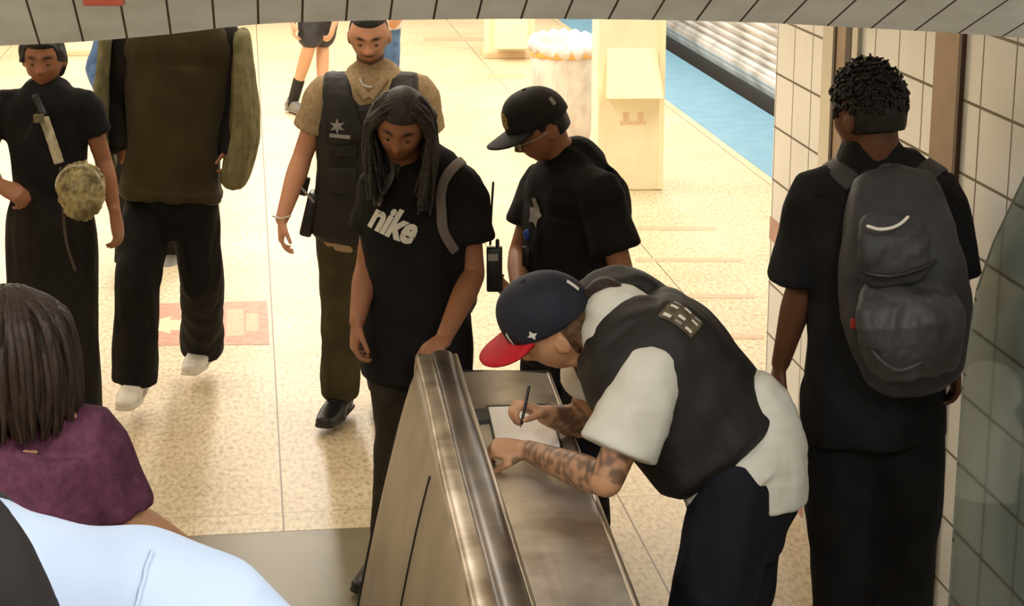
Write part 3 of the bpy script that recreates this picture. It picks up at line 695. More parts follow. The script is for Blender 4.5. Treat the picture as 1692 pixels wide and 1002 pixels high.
SKINS = dict(dark=lin(104, 66, 44), brown=lin(158, 106, 76), mid=lin(216, 156, 122), tan=lin(196, 146, 110), light=lin(206, 158, 124), deep=lin(78, 46, 30))
class Person:
    """joints (world): hd, nk, s/e/w/hp/k/a + 'a' (image left) or 'b' (image right)"""
    def __init__(s, J, label, fwd, up=(0, 0, 1), skin='brown', body_fwd=None, hs=1.0, group=None, base=None, toes=None, bw=1.0, bd=1.0, vox=.006, hands=None, brow=True, jaw=1.0, beard=0, lips=None, tattoo=(), belly=1.0, extra=None, hair_col=(.012, .009, .008), nose=1.0, shoulder_r=.058, palms=None, hand_s=1.0, limb=1.0):
        s.J = J = {k: Vector(v) for k, v in J.items()}; s.R = frame(fwd, up); s.hs = hs; s.bw, s.bd = bw, bd
        s.sd_top = unit(J['sb']-J['sa']); s.sd_bot = unit(J['hpb']-J['hpa'])
        s.hip = (J['hpa']+J['hpb'])/2; s.sh = (J['sa']+J['sb'])/2
        b = base if base is not None else ((J['aa']+J['ab'])/2); s.root = root('person', (b[0], b[1], 0 if len(b) < 3 or base is None else b[2]), label, 'person', group)
        s.toes = toes or {}
        ps = head_piece(J['hd'], s.R, hs, jaw, nose)
        upv = Vector(s.R[:, 2]); fv = Vector(s.R[:, 1])
        ps.append(loft([J['hd']-upv*.035*hs-fv*.020*hs, J['hd']-upv*.095*hs-fv*.022*hs, J['nk'], J['nk']+(s.sh-J['nk'])*.6-(J['nk']-s.hip).normalized()*.04], np.array([.058, .056, .064, .09])*hs, n=20, m=3))
        ps.append(s.torso(0, -.05, hemflare=-.045))
        for e in 'ab':
            ps.append(loft([s.sh+(J['s'+e]-s.sh)*.45, J['s'+e], J['s'+e]+(J['e'+e]-J['s'+e])*.35, J['e'+e]], np.array([.066, shoulder_r, .048, .040])*limb, n=18, m=3))
            ps.append(loft([J['e'+e], J['e'+e]+(J['w'+e]-J['e'+e])*.3, J['e'+e]+(J['w'+e]-J['e'+e])*.7, J['w'+e]], np.array([.040, .043, .034, .027])*limb, n=16, m=3))
            ps.append(loft([s.hip+(J['hp'+e]-s.hip)*.7, J['hp'+e], J['hp'+e]+(J['k'+e]-J['hp'+e])*.5, J['k'+e]], [.085, .085, .074, .054], n=18, m=3))
            ps.append(loft([J['k'+e], J['k'+e]+(J['a'+e]-J['k'+e])*.3, J['k'+e]+(J['a'+e]-J['k'+e])*.7, J['a'+e]], [.054, .055, .042, .036], n=16, m=3))
            td = unit(s.toes.get(e, (0, -1, 0))); ps.append(loft([J['a'+e]-td*.03-Vector((0, 0, .04)), J['a'+e]+td*.08-Vector((0, 0, .055)), J['a'+e]+td*.17-Vector((0, 0, .07))], [.032, .038, .030], [.03, .022, .012], side=td.cross(Vector((0, 0, 1))), n=14, m=2))
            h = (hands or {}).get(e, {}); hd_ = h.get('dir', J['w'+e]-J['e'+e])
            ps += hand_piece(J['w'+e], hd_, h.get('palm', (s.hip-J['w'+e]) if True else None), s=hand_s*h.get('s', 1.0), curl=h.get('curl', .35), mirror=h.get('mirror', 1), spread=h.get('spread', .12))
        if extra: ps += extra
        me = union(ps, vox, 2)
        # vertex colours of the body
        P = coords(me); Q = (P-np.asarray(tuple(J['hd'])))@s.R/hs; base_c = np.array(SKINS[skin]); C = np.ones((len(P), 4)); C[:, :3] = base_c
        near = np.linalg.norm(Q, axis=1) < .17; x, y, z = Q[:, 0], Q[:, 1], Q[:, 2]; f = near & (y > .02)
        def paint(w, col): 
            w = np.clip(w, 0, 1)[:, None]; C[:, :3] = C[:, :3]*(1-w)+np.array(col)*w
        paint(f*gs(x, .024)*gs(z+.064, .0105)*1.2, lips or (base_c*np.array([1.0, .72, .72])))
        paint(f*(gs(np.abs(x)-.031, .018)*gs(z-.022-.1*(.03-np.abs(np.abs(x)-.031)), .0065))*1.3*(1 if brow else .4), hair_col)
        paint(f*gs(np.abs(x)-.031, .018)*gs(z+.002, .010)*.35, base_c*.5)  # darker round the eye sockets
        if beard: paint(near*beard*((gs(z+.088, .030)*(y > -.02)*(1-gs(x, .022)*gs(z+.064, .008))+gs(z+.047, .007)*gs(x, .03)*(y > .05)+gs(np.abs(x)-.070, .016)*gs(z+.05, .05)*(y > -.01))), hair_col)
        paint(gs(np.linalg.norm(Q-np.array([0, .118, -.028]), axis=1), .02)*.3, base_c*np.array([1.1, .8, .75]))
        for a_, b_, r_, cc in tattoo:
            a_ = np.array(tuple(a_)); b_ = np.array(tuple(b_)); ab = b_-a_; t = np.clip((P-a_)@ab/ab.dot(ab), 0, 1); dist = np.linalg.norm(P-(a_+t[:, None]*ab), axis=1)
            nz = sum(np.sin(P@np.array(k)*1.25+ph+1.5*np.sin(P@np.array([k[2], k[0], k[1]])*.6)) for k, ph in (((90, 40, 70), 0), ((-60, 110, 30), 2), ((150, -80, 60), 1), ((40, 60, -170), 4)))
            paint((dist < r_)*(t > .02)*(t < .98)*(.42+.30*np.tanh(nz*1.1)), cc)
        ca = me.color_attributes.new('Col', 'FLOAT_COLOR', 'POINT'); ca.data.foreach_set('color', C.astype(np.float32).ravel())
        s.body = link('body', me, M['skin'], s.root); s.tan = None
        for e in (-1, 1):
            p = s.hl(e*.031, .0715, -.0015); o = link('eye', mesh_from(*ellipsoid(p, (.0118*hs,)*3, s.R, 16, 10)), M['eye'], s.root)
            p2 = s.hl(e*.031, .0812, -.004); link('iris', mesh_from(*ellipsoid(p2, (.0052*hs, .004*hs, .0050*hs), s.R, 12, 8)), M['iris'], o)
    def hl(s, x, y, z): return s.J['hd']+Vector(s.R@(np.array([x, y, z])*s.hs))
    def torso(s, off, hem, drop=0.0, w=None, d=None, top=True, hemflare=0.0, belly=0.0, n=32, neck=True, ends=(1, 1), topk=None, pw=2.5):
        """loft of the trunk, grown by off; hem: extra length below the hip line"""
        J = s.J; hip, sh, nk = s.hip, s.sh, J['nk']; ax = (nk-hip); axn = ax.normalized()
        f_top = s.sd_top.cross(axn); P, rx, ry, S = [], [], [], []
        bottom = hip-axn*(.085+hem)
        K = [(bottom, .155+hemflare, .115+hemflare*.7, 0), (hip-axn*.0, .168, .122, 0), (hip+ax*.30, .150, .118, .3), (hip+ax*.55, .160, .125, .6), (hip+ax*.78, .182, .122, .9), (sh-axn*.01, .186, .098, 1)]
        if neck: K += [(sh+(nk-sh)*.55+axn*.020, .120, .078, 1), (nk+axn*.005, .070, .066, 1)]
        for p, a, b, t in K:
            bb = b*s.bd+off+belly*math.exp(-((t-.35)/.35)**2)
            P.append(p); rx.append(a*s.bw+off); ry.append(bb); S.append((s.sd_bot*(1-t)+s.sd_top*t).normalized())
        if w is not None: rx = [r*w for r in rx]
        if d is not None: ry = [r*d for r in ry]
        return loft(P, rx, ry, side=S, n=n, m=4, ends=ends, pw=pw)
    def sleeve(s, e, t=.62, r0=.075, r1=.085, fl=0.0, full=False, cuff=.05):
        J = s.J; a, b, c = J['s'+e], J['e'+e], J['w'+e]; inn = s.sh+(a-s.sh)*.45; inn = inn-Vector((0, 0, .015))
        if not full: return loft([inn, a, a+(b-a)*t*.55, a+(b-a)*t], [r0*1.02, r0, (r0+r1)/2, r1], n=24, m=3, ends=(1, .12))
        return [loft([inn, a, a+(b-a)*.5, b], [r0*1.02, r0, (r0+r1)/2, r1], n=24, m=3), loft([b, b+(c-b)*.5, b+(c-b)*t], [r1, (r1+cuff)/2, cuff], n=22, m=3, ends=(1, .15))]
    def leg(s, e, r=(.100, .088, .078, .078, .080), t=1.0, bulge=0):
        J = s.J; h, k, a = J['hp'+e], J['k'+e], J['a'+e]; i = s.hip+(h-s.hip)*.75
        return [loft([i+(i-k).normalized()*.02, h, h+(k-h)*.5, k], [r[0], r[0], r[1], r[2]], n=24, m=3), loft([k, k+(a-k)*.5*t, k+(a-k)*t], [r[2], r[3], r[4]], n=24, m=3, ends=(1, .15))]
    def pelvis(s, off=.012, up=.12):
        ax = (s.J['nk']-s.hip).normalized(); h = s.hip
        return loft([h-ax*.11, h-ax*.04, h+ax*up*.5, h+ax*up], np.array([.12, .165, .160, .150])*s.bw+off, np.array([.09, .12, .115, .11])*s.bd+off, side=s.sd_bot, n=28, m=3, ends=(1, .2), pw=2.4)
    def cloth(s, name, pieces, m, vox=.010, amp=.006, freq=9, seed=0, stretch=(1, 1, .6), smooth=3, mask=None):
        flat = []
        for p in pieces: flat += p if isinstance(p, list) else [p]
        me = union(flat, vox, smooth); 
        if amp: folds(me, amp, freq, seed, stretch, mask)
        return link(name, me, M[m] if isinstance(m, str) else m, s.root)
    def hair_cap(s, hairline, m='hair_black', r=(.086, .106, .128), noise=.004, freq=60, seed=1, c=(0, -.006, .004), name='hair', n=96, k=64, back=None):
        V, F = ellipsoid((0, 0, 0), (1, 1, 1), n=n, k=k); V = np.array(V); Q = V*np.array(r)+np.array(c)
        Q[:, 0] *= 1-.18*np.clip(-V[:, 2], 0, 1)
        w = np.clip(hairline(Q)/.010, 0, 1)          # >0 = hair
        rng = np.random.RandomState(seed); d = np.zeros(len(Q))
        for _ in range(9):
            kk = rng.normal(size=3); kk *= freq*rng.uniform(.6, 2.0)/np.linalg.norm(kk); d += np.sin(Q@kk+rng.rand()*6.28)
        Q = Q*(1+(noise/.1)*(d/3.0)[:, None]*w[:, None]); Q = Q*(.80+.20*w)[:, None]
        P = Q*s.hs@s.R.T+np.asarray(tuple(s.J['hd'])); return link(name, mesh_from(P, F), M[m], s.root)
    def cap(s, crown='cap_black', brim='cap_black', tilt=.10, z0=.036, big=1.0, emblem=None, brim_len=.075, back=0.0):
        V, F = [], []; n, k = 64, 20; hs = s.hs*big
        for i in range(k+1):
            ph = i/k*math.pi/2
            for j in range(n):
                t = 2*math.pi*j/n; cx, cy = math.cos(t), math.sin(t); rr = math.sin(ph)**.78 if ph > 0 else 0
                X = .0885*rr*cx; Y = (.108+.004*cy)*rr*cy-.006; Z = .108*math.cos(ph)**.9*(1+.10*cy*math.sin(ph))+z0 - tilt*(.10-Y)*.55 + .0
                seam = 1-.012*math.exp(-((math.sin(3*t))/.10)**2)
                V.append((X*seam, Y*seam, Z))
        inner = len(V)
        for i in range(k+1):
            for j in range(n): x, y, z = V[i*n+j]; V.append((x*.93, (y+.006)*.93-.006, z-.006))
        F = [(i*n+j, (i+1)*n+j, (i+1)*n+(j+1) % n, i*n+(j+1) % n) for i in range(k) for j in range(n)]
        F += [(inner+i*n+j, inner+i*n+(j+1) % n, inner+(i+1)*n+(j+1) % n, inner+(i+1)*n+j) for i in range(k) for j in range(n)]
        F += [(k*n+j, inner+k*n+j, inner+k*n+(j+1) % n, k*n+(j+1) % n) for j in range(n)]
        tr = lambda A_: np.array(A_)*hs@s.R.T+np.asarray(tuple(s.J['hd']))
        o = link('cap', mesh_from(tr(V), F), M[crown], s.root)
        # brim
        V, F = [], []; a_n, b_n = 28, 8
        for th in (.0, -.004):
            for i in range(a_n+1):
                t = math.radians(90-62+124*i/a_n); cx, cy = math.cos(t), math.sin(t)
                ix, iy = .0865*cx, .110*cy-.008; L = brim_len*max(0, 1-((i/a_n-.5)*2)**2)**.42
                for j in range(b_n+1):
                    u = j/b_n; X = ix+cx*L*u*.35; Y = iy+L*u*(.75+.25*cy); Z = z0-tilt*(.10-iy)*.55-.002-.10*u*L-.9*(X*X)*(u+.25)*1.6+.004+th
                    V.append((X, Y, Z))
        m_ = (a_n+1)*(b_n+1); idx = lambda i, j, q: q*m_+i*(b_n+1)+j
        for i in range(a_n):
            for j in range(b_n): F += [(idx(i, j, 0), idx(i, j+1, 0), idx(i+1, j+1, 0), idx(i+1, j, 0)), (idx(i, j, 1), idx(i+1, j, 1), idx(i+1, j+1, 1), idx(i, j+1, 1))]
            F += [(idx(i, b_n, 0), idx(i, b_n, 1), idx(i+1, b_n, 1), idx(i+1, b_n, 0)), (idx(i, 0, 1), idx(i, 0, 0), idx(i+1, 0, 0), idx(i+1, 0, 1))]
        for i in (0, a_n):
            for j in range(b_n): F.append((idx(i, j, 0), idx(i, j, 1), idx(i, j+1, 1), idx(i, j+1, 0)))
        b = link('brim', mesh_from(tr(V), F), M[brim], o)
        if brim != crown: b['label'] = 'red brim' if 'red' in brim else 'brim'
        link('button', mesh_from(*ellipsoid(s.hl(0, -.006, (z0+.108-tilt*.058)*big), (.008, .008, .005), s.R)), M[crown], o)
        return o
    def shoe(s, e, m='black_shoe', sole=None, L=.29, w=.05, td=None, pitch=0.0, high=0):
        a = s.J['a'+e]; td = unit(td if td is not None else s.toes.get(e, (0, -1, 0))); zz = Vector((0, 0, 1)); sd = td.cross(zz).normalized(); hz = max(a.z, .085)
        g = Vector((a.x, a.y, a.z-.085)); u = lambda x, z: g+td*x+zz*(z-pitch*x)
        ps = [loft([u(-.065, .045), u(-.02, .055), u(.06, .050), u(.13, .036), u(L-.09, .030)], [w*.66, w*.74, w*.85, w, w*.72], [.042, .052, .046, .033, .022], side=sd, n=22, m=4, pw=2.4), loft([u(-.02, .05), a+zz*(.01+high)], [.044, .046], [.052, .050], side=sd, n=18, m=3)]
        o = link('shoe', union(ps, .005, 2), M[m], s.root)
        sp = loft([u(-.072, .012), u(-.02, .012), u(.06, .012), u(.13, .012), u(L-.082, .014)], [w*.72, w*.80, w*.88, w*1.06, w*.72], [.012]*5, side=sd, n=24, m=4, pw=3.5)
        link('sole', mesh_from(*sp), M[sole or m], o); 
        lc = [loft([u(x, .085-.11*(x-.02))-sd*.026, u(x+.008, .093-.11*(x-.02)), u(x, .085-.11*(x-.02))+sd*.026], .003, n=6, m=2) for x in (.03, .05, .07, .09)]
        V, F = merge(lc); link('laces', mesh_from(V, F), M[sole or m], o)
        return o
def arc(pts, r, m, parent, name='strap', ry=None, side=None, n=12, mm=4, pw=2.0, target=None, off=.006):
    P = [Vector(p) for p in pts]
    if target is not None: P = [Vector(p) for p in catmull([tuple(p) for p in P], 5)]; mm = 1
    if target is not None:
        t = bvh_of(target); Q = []
        for p in P:
            h = t.find_nearest(p)
            Q.append(h[0]+h[1]*off if h[0] is not None else p)
        P = Q
    if target is not None and len(P) > 4:
        A_ = np.array([tuple(p) for p in P]); B_ = A_.copy(); B_[1:-1] = (A_[:-2]+A_[1:-1]*2+A_[2:])/4; P = [Vector(p) for p in B_]
    return link(name, mesh_from(*loft(P, r, ry, side=side, n=n, m=mm, pw=pw)), M[m], parent)
def ribbon(pts, w, th, m, parent, target, name='strap', off=.004, origin=None):
    """flat strap laid on a target surface"""
    P = [Vector(p) for p in catmull([tuple(p) for p in pts], 6)]; t = bvh_of(target); Q, Nn = [], []
    for p in P:
        h = t.find_nearest(p); Q.append(h[0]+h[1]*off); Nn.append(h[1])
    A_ = np.array([tuple(p) for p in Q]); N_ = np.array([tuple(p) for p in Nn])
    for _ in range(3):
        A_[1:-1] = (A_[:-2]+A_[1:-1]*2+A_[2:])/4; N_[1:-1] = (N_[:-2]+N_[1:-1]*2+N_[2:])/4
    T = np.gradient(A_, axis=0); S = np.cross(T, N_); S /= np.linalg.norm(S, axis=1)[:, None]
    return link(name, mesh_from(*loft(A_, w, th, side=S, n=14, m=1, pw=4)), M[m], parent, origin)

def pix_hit(target, x, y):
    """the point of a surface seen at a photograph pixel, with its normal"""
    d = ray(x, y).normalized(); h = bvh_of(target).ray_cast(Vector((0, 0, CAMH)), d)
    if h[0] is None: return None, None
    n = h[1] if h[1].dot(d) < 0 else -h[1]
    return h[0], n

def vest(p, off, t0, t1, w_top=.66, d=1.0, n=32):
    """body of a vest round the trunk between t0 and t1 of the hip-to-neck line"""
    J = p.J; ax = J['nk']-p.hip; axn = ax.normalized(); ts = np.linspace(t0, t1, 6)
    tw = [(-.4, .175, .13), (0, .172, .124), (.30, .156, .122), (.55, .164, .129), (.78, .180, .126), (.92, .165, .105), (1.05, .10, .075)]
    P, rx, ry, S = [], [], [], []
    for t in ts:
        a = np.interp(t, [q[0] for q in tw], [q[1] for q in tw]); b = np.interp(t, [q[0] for q in tw], [q[2] for q in tw])
        c = p.hip+ax*t; k = max(0, (t-.6)/.4); a *= 1-(1-w_top)*min(1, k)
        P.append(c); rx.append(a*p.bw+off); ry.append(b*p.bd*d+off); u = min(1, max(0, t)); S.append((p.sd_bot*(1-u)+p.sd_top*u).normalized())
    return loft(P, rx, ry, side=S, n=n, m=4, ends=(.3, .35), pw=2.7)

# ---------------------------------------------------------------- woman in black with a crossbody bag
Y = 7.3
p = Person(dict(hd=at(72, 97, Y), nk=at(76, 158, Y+.02), sa=at(14, 172, Y), sb=at(141, 172, Y), ea=at(-30, 262, Y+.02), wa=at(-2, 305, Y-.22), eb=at(172, 268, Y+.03), wb=at(190, 352, Y-.05),
                hpa=at(50, 385, Y), hpb=at(118, 385, Y), ka=at(52, 590, Y-.05), kb=at(125, 590, Y+.1), aa=at(52, 760, Y-.05), ab=at(130, 752, Y+.15)),
           'person in black short-sleeved outfit at the left edge, cream crossbody bag in front', (0.05, -1, -.12), skin='brown', hands={'a': dict(dir=(1, -.2, -.5), palm=(0, .5, -1), curl=.6), 'b': dict(dir=at(198, 400, Y-.05)-at(190, 352, Y-.05), palm=(-1, .3, 0), curl=.35)},
           bw=.80, bd=.86, hs=.95, vox=.0055, limb=.82)
w1 = p; hv = lambda Q: np.where(Q[:, 1] > 0, Q[:, 2]-.058-.0*Q[:, 0], np.maximum(Q[:, 2]+.07, -1)) 
p.hair_cap(lambda Q: np.where(Q[:, 1] > -.01, Q[:, 2]-(.060-.9*np.abs(Q[:, 0])*(Q[:, 1] < .06)), Q[:, 2]+.085), 'hair_black', r=(.090, .108, .128), noise=.006)
shirt1 = p.cloth('blouse', [p.torso(.014, .02, ends=(.12, 1)), p.sleeve('a', .50, .062, .066), p.sleeve('b', .50, .062, .066)], 'black_cloth', amp=.005, seed=3)
sk = [loft([p.hip+Vector((0, 0, .16)), p.hip, (w1.J['ka']+w1.J['kb'])/2+Vector((0, 0, .1)), (w1.J['aa']+w1.J['ab'])/2+Vector((0, 0, .06))], [.136, .176, .185, .200], [.12, .138, .14, .15], side=(1, 0, 0), n=36, m=6, ends=(1, .1))]
p.cloth('long_skirt', sk, 'black_knit', amp=.010, freq=14, seed=5, stretch=(1, 1, .12))
for e in 'ab': p.shoe(e, 'black_shoe')
bag = root('crossbody_bag', (at(133, 315, 7.08)[0], 7.08, at(133, 315, 7.08)[2]-.1), 'metallic cream crossbody bag worn by the person in black at the left edge', 'bag')
c = at(133, 314, 7.08); me = union([loft([c-Vector((.01, 0, .085)), c-Vector((0, 0, .03)), c+Vector((0, 0, .045)), c+Vector((-.012, 0, .085))], [.060, .086, .084, .052], [.030, .048, .042, .022], side=(1, 0, .05), n=30, m=4, pw=2.6)], .005, 2)
folds(me, .007, 60, 9, (1, 1, .7)); bgo = link('pouch', me, M['leather'], bag)
link('flap_ring', mesh_from(*loft([c+Vector((.085*math.sin(a), -.020, .01+.085*math.cos(a))) for a in np.linspace(-1.5, 1.5, 12)], .006, n=8, m=2)), M['strap_cream'], bag)
ribbon([at(46, 148, 7.15), at(55, 172, 7.1), at(66, 196, 7.1)], .014, .003, 'plastic', bag, shirt1, 'upper_strap', .006)
ribbon([at(66, 200, 7.1), at(76, 225, 7.1), at(88, 252, 7.1), at(99, 276, 7.1)], .019, .003, 'strap_cream', bag, shirt1, 'wide_strap', .007)
V, F = box(at(64, 196, 7.13), (.019, .006, .016)); link('buckle', bevel_mesh(mesh_from(V, F), .003), M['olive_light'], bag)
arc([at(100, 278, 7.12), at(104, 330, 7.1), at(106, 372, 7.1), at(112, 410, 7.08), at(124, 446, 7.08)], .0055, 'strap_dark', bag, 'hanging_cord')
arc([at(64, 180, 7.13), at(40, 230, 7.12)], .001, 'strap_dark', bag, 'seam_cord')

# ---------------------------------------------------------------- tall walker in an olive hooded top
Y = 8.35
J = dict(hd=at(300, -32, Y), nk=at(300, 32, Y+.03), sa=at(222, 66, Y), sb=at(372, 66, Y), ea=at(190, 165, Y+.05), wa=at(200, 232, Y-.02), eb=at(388, 172, Y+.03), wb=at(384, 240, Y-.04),
         hpa=at(247, 322, Y), hpb=at(320, 322, Y), ka=at(226, 470, Y-.18), kb=at(334, 462, Y+.05), aa=at(224, 624, 8.2), ab=at(334, 570, 8.75))
J['hd'] = at(300, -30, Y)
p = Person(J, 'tall walking person in olive hooded top and wide black trousers, head cut off above', (0, -1, -.1), skin='brown', hands={'a': dict(curl=.5), 'b': dict(curl=.5, mirror=-1)}, toes={'a': (-.05, -1, 0), 'b': (-.12, -1, 0)}, vox=.007)
w2 = p
p.hair_cap(lambda Q: Q[:, 2]-np.where(Q[:, 1] > 0, .05, -.03), 'hair_black')
hood = p.cloth('hooded_top', [p.torso(.055, -.115, hemflare=.02, w=1.0, ends=(.12, 1)),
                              loft([J['nk']+Vector((-.10, .06, .01)), J['nk']+Vector((0, .12, .03)), J['nk']+Vector((.10, .06, .01))], .045, n=16, m=4)], 'olive_hood', amp=.012, freq=6, seed=12, stretch=(1.2, 1, .5))
p.cloth('shaded_sleeves', [p.sleeve('a', 1.25, .085, .075, full=True, cuff=.062), p.sleeve('b', 1.25, .085, .075, full=True, cuff=.062)], 'black_knit', amp=.006, seed=13)  # coloured black to stand for the shadow inside the open jacket
# open over-jacket hanging at both sides
for e, xs in (('a', (178, 172, 170, 176)), ('b', (398, 404, 403, 388))):
    q = [at(xs[0], 60, Y), at(xs[1], 150, Y), at(xs[2], 225, Y), at(xs[3], 292 if e == 'b' else 272, Y-.02)]
    p.cloth('jacket_side', [loft(q, [.035, .050, .064, .058] if e == 'b' else [.025, .032, .036, .034], [.11, .15, .16, .15], side=(1, 0, 0), n=24, m=5)], 'olive_light', amp=.008, freq=22, seed=14, stretch=(1, 1, .2))
p.cloth('trousers', [p.pelvis(.016, .24), p.leg('a', (.105, .105, .098, .100, .104), 1.02), p.leg('b', (.105, .100, .094, .098, .100), 1.03)], 'black_cloth', amp=.009, freq=11, seed=15, stretch=(1, 1, .4))
p.shoe('a', 'white_rubber', 'white_rubber', L=.31, w=.056); p.shoe('b', 'white_rubber', 'white_rubber', L=.31, w=.056)

# ---------------------------------------------------------------- officer in a tan shirt and black vest
Y = 8.0
J = dict(hd=at(610, 60, Y-.04), nk=at(614, 130, Y+.03), sa=at(539, 152, Y), sb=at(690, 152, Y), ea=at(500, 258, Y), wa=at(466, 362, Y-.12), eb=at(712, 260, Y+.05), wb=at(712, 370, Y-.05),
         hpa=at(563, 378, Y+.03), hpb=at(634, 378, Y+.03), ka=at(563, 515, Y-.02), kb=at(628, 515, Y+.12), aa=at(563, 652, 8.1), ab=at(640, 640, 8.3))
p = Person(J, 'person in tan short-sleeved shirt, black vest and olive trousers, behind the dreadlocked one', (0.02, -1, -.30), skin='mid', beard=.8, hs=1.03, bw=1.02, bd=1.05,
           hands={'a': dict(dir=at(464, 412, Y-.14)-at(466, 362, Y-.12), palm=(1, .2, 0), curl=.35, mirror=1), 'b': {}}, toes={'a': (-.25, -1, 0), 'b': (.1, -1, 0)}, vox=.0055, limb=1.05, hair_col=(.02, .011, .007))
w3 = p
p.hair_cap(lambda Q: Q[:, 2]-np.where(Q[:, 1] > 0, .060-.35*np.abs(Q[:, 0])*0, -.03), 'hair_black', r=(.080, .099, .121), noise=.0015)
sh3 = p.cloth('shirt', [p.torso(.018, -.01, ends=(.12, 1)), p.sleeve('a', .60, .078, .088), p.sleeve('b', .60, .078, .088)], 'tan_shirt', amp=.006, freq=12, seed=21)
for q_ in ([(584, 112), (589, 128), (596, 146), (604, 160)], [(641, 112), (634, 130), (624, 146), (612, 160)]):
    ribbon([at(x_, y_, Y-.16) for x_, y_ in q_], .017, .006, 'tan_shirt', p.root, sh3, 'collar', .006)
ribbon([at(x_, y_, Y-.16) for x_, y_ in ((588, 121), (594, 131), (603, 139), (614, 142))], .004, .003, 'silver', p.root, sh3, 'necklace', .012)
v3 = p.cloth('vest', [vest(p, .046, -.02, .84, w_top=.97),
    loft([J['sa']+Vector((.085, -.155, -.17)), J['sa']+Vector((.070, -.150, -.08)), J['sa']+Vector((.056, -.110, .02)), J['sa']+Vector((.050, 0, .066)), J['sa']+Vector((.050, .09, -.02))], [.085, .074, .060, .056, .056], .022, side=(1, 0, 0), n=24, m=5, pw=3),
    loft([J['sb']+Vector((-.085, -.155, -.17)), J['sb']+Vector((-.070, -.150, -.08)), J['sb']+Vector((-.056, -.110, .02)), J['sb']+Vector((-.050, 0, .066)), J['sb']+Vector((-.050, .09, -.02))], [.085, .074, .060, .056, .056], .022, side=(1, 0, 0), n=24, m=5, pw=3)], 'vest', amp=.004, freq=16, seed=22, vox=.008)
for (x, y, w_, h_, d_) in ((566, 300, .06, .055, .022), (630, 300, .05, .055, .022), (572, 250, .045, .03, .014)):
    c = at(x, y, Y-.17); t = bvh_of(v3).ray_cast(c-Vector((0, .5, 0)), Vector((0, 1, 0)))[0]; c = t if t is not None else c
    link('vest_pouch', bevel_mesh(mesh_from(*box(c, (w_, d_, h_))), .008), M['vest'], p.root)
decal('badge_print', star_shape(6, .034, .014), at(574, 197, Y), (-.15, -1, 0), (0, 0, 1), M['grey_mark'], p.root, v3)
decal('name_print', rect_shape(.085, .016), at(578, 213, Y), (-.15, -1, 0), (.1, 0, 1), M['grey_mark'], p.root, v3)
p.cloth('shirt_hem', [loft([p.hip+Vector((0, 0, .03)), p.hip+Vector((0, 0, .10))], [.214, .210], [.172, .168], side=(1, 0, 0), n=32, m=3, ends=(.4, .4))], 'tan_shirt', amp=.006, freq=24, seed=23)
p.cloth('trousers', [p.pelvis(.018, .16), p.leg('a', (.108, .100, .088, .086, .088), .97), p.leg('b', (.108, .100, .088, .086, .088), .97)], 'olive_pant', amp=.007, freq=13, seed=24, stretch=(1, 1, .5))
c = at(513, 345, Y-.02); R_ = np.array([[math.cos(.25), 0, math.sin(.25)], [0, 1, 0], [-math.sin(.25), 0, math.cos(.25)]])
h = link('holster', bevel_mesh(mesh_from(*box(c+Vector((0, 0, -.02)), (.026, .05, .095), R_)), .012), M['plastic'], p.root)
link('pistol_grip', bevel_mesh(mesh_from(*box(c+Vector((-.022, .01, .095)), (.016, .022, .04), R_)), .008), M['plastic'], h)
link('belt_clip', mesh_from(*loft([c+Vector((.02, -.05, .04)), c+Vector((-.03, -.05, .10))], .006, n=8)), M['grey_mark'], h)
arc([at(450, 357, Y-.13), at(464, 361, Y-.17), at(480, 357, Y-.12)], .004, 'white_mark', p.root, 'bracelet')
for e in 'ab': p.shoe(e, 'black_shoe', L=.31, w=.056)

# ---------------------------------------------------------------- dreadlocked man with a printed tee
Y = 6.4
J = dict(hd=at(663, 208, Y-.10), nk=at(688, 283, Y+.02), sa=at(630, 305, Y+.02), sb=at(766, 318, Y), ea=at(607, 440, Y+.02), wa=at(590, 532, Y-.12), eb=at(782, 455, Y-.02), wb=at(733, 560, 6.02),
         hpa=at(650, 560, Y+.05), hpb=at(728, 560, Y+.05), ka=at(658, 720, Y), kb=at(735, 710, Y+.1), aa=at(648, 905, 6.38), ab=at(738, 890, 6.5))
p = Person(J, 'person with long dreadlocks and printed black tee, one hand on the escalator newel', (-.10, -1, -.42), (.12, 0, 1), skin='brown', hs=1.04, beard=.35,
           hands={'a': dict(dir=at(583, 592, Y-.14)-at(590, 532, Y-.12), palm=(1, .3, 0), curl=.45), 'b': dict(dir=at(698, 592, 5.82)-at(733, 560, 6.02), palm=(0, -.2, -1), curl=.55, mirror=-1)}, toes={'a': (-.45, -1, 0), 'b': (0.1, -1, 0)}, vox=.0052)
w4 = p
tee4 = p.cloth('tee', [p.torso(.026, .045, hemflare=.01, ends=(.12, 1)), p.sleeve('a', .55, .074, .086), p.sleeve('b', .58, .078, .092)], 'black_cloth', amp=.007, freq=9, seed=31, vox=.009)
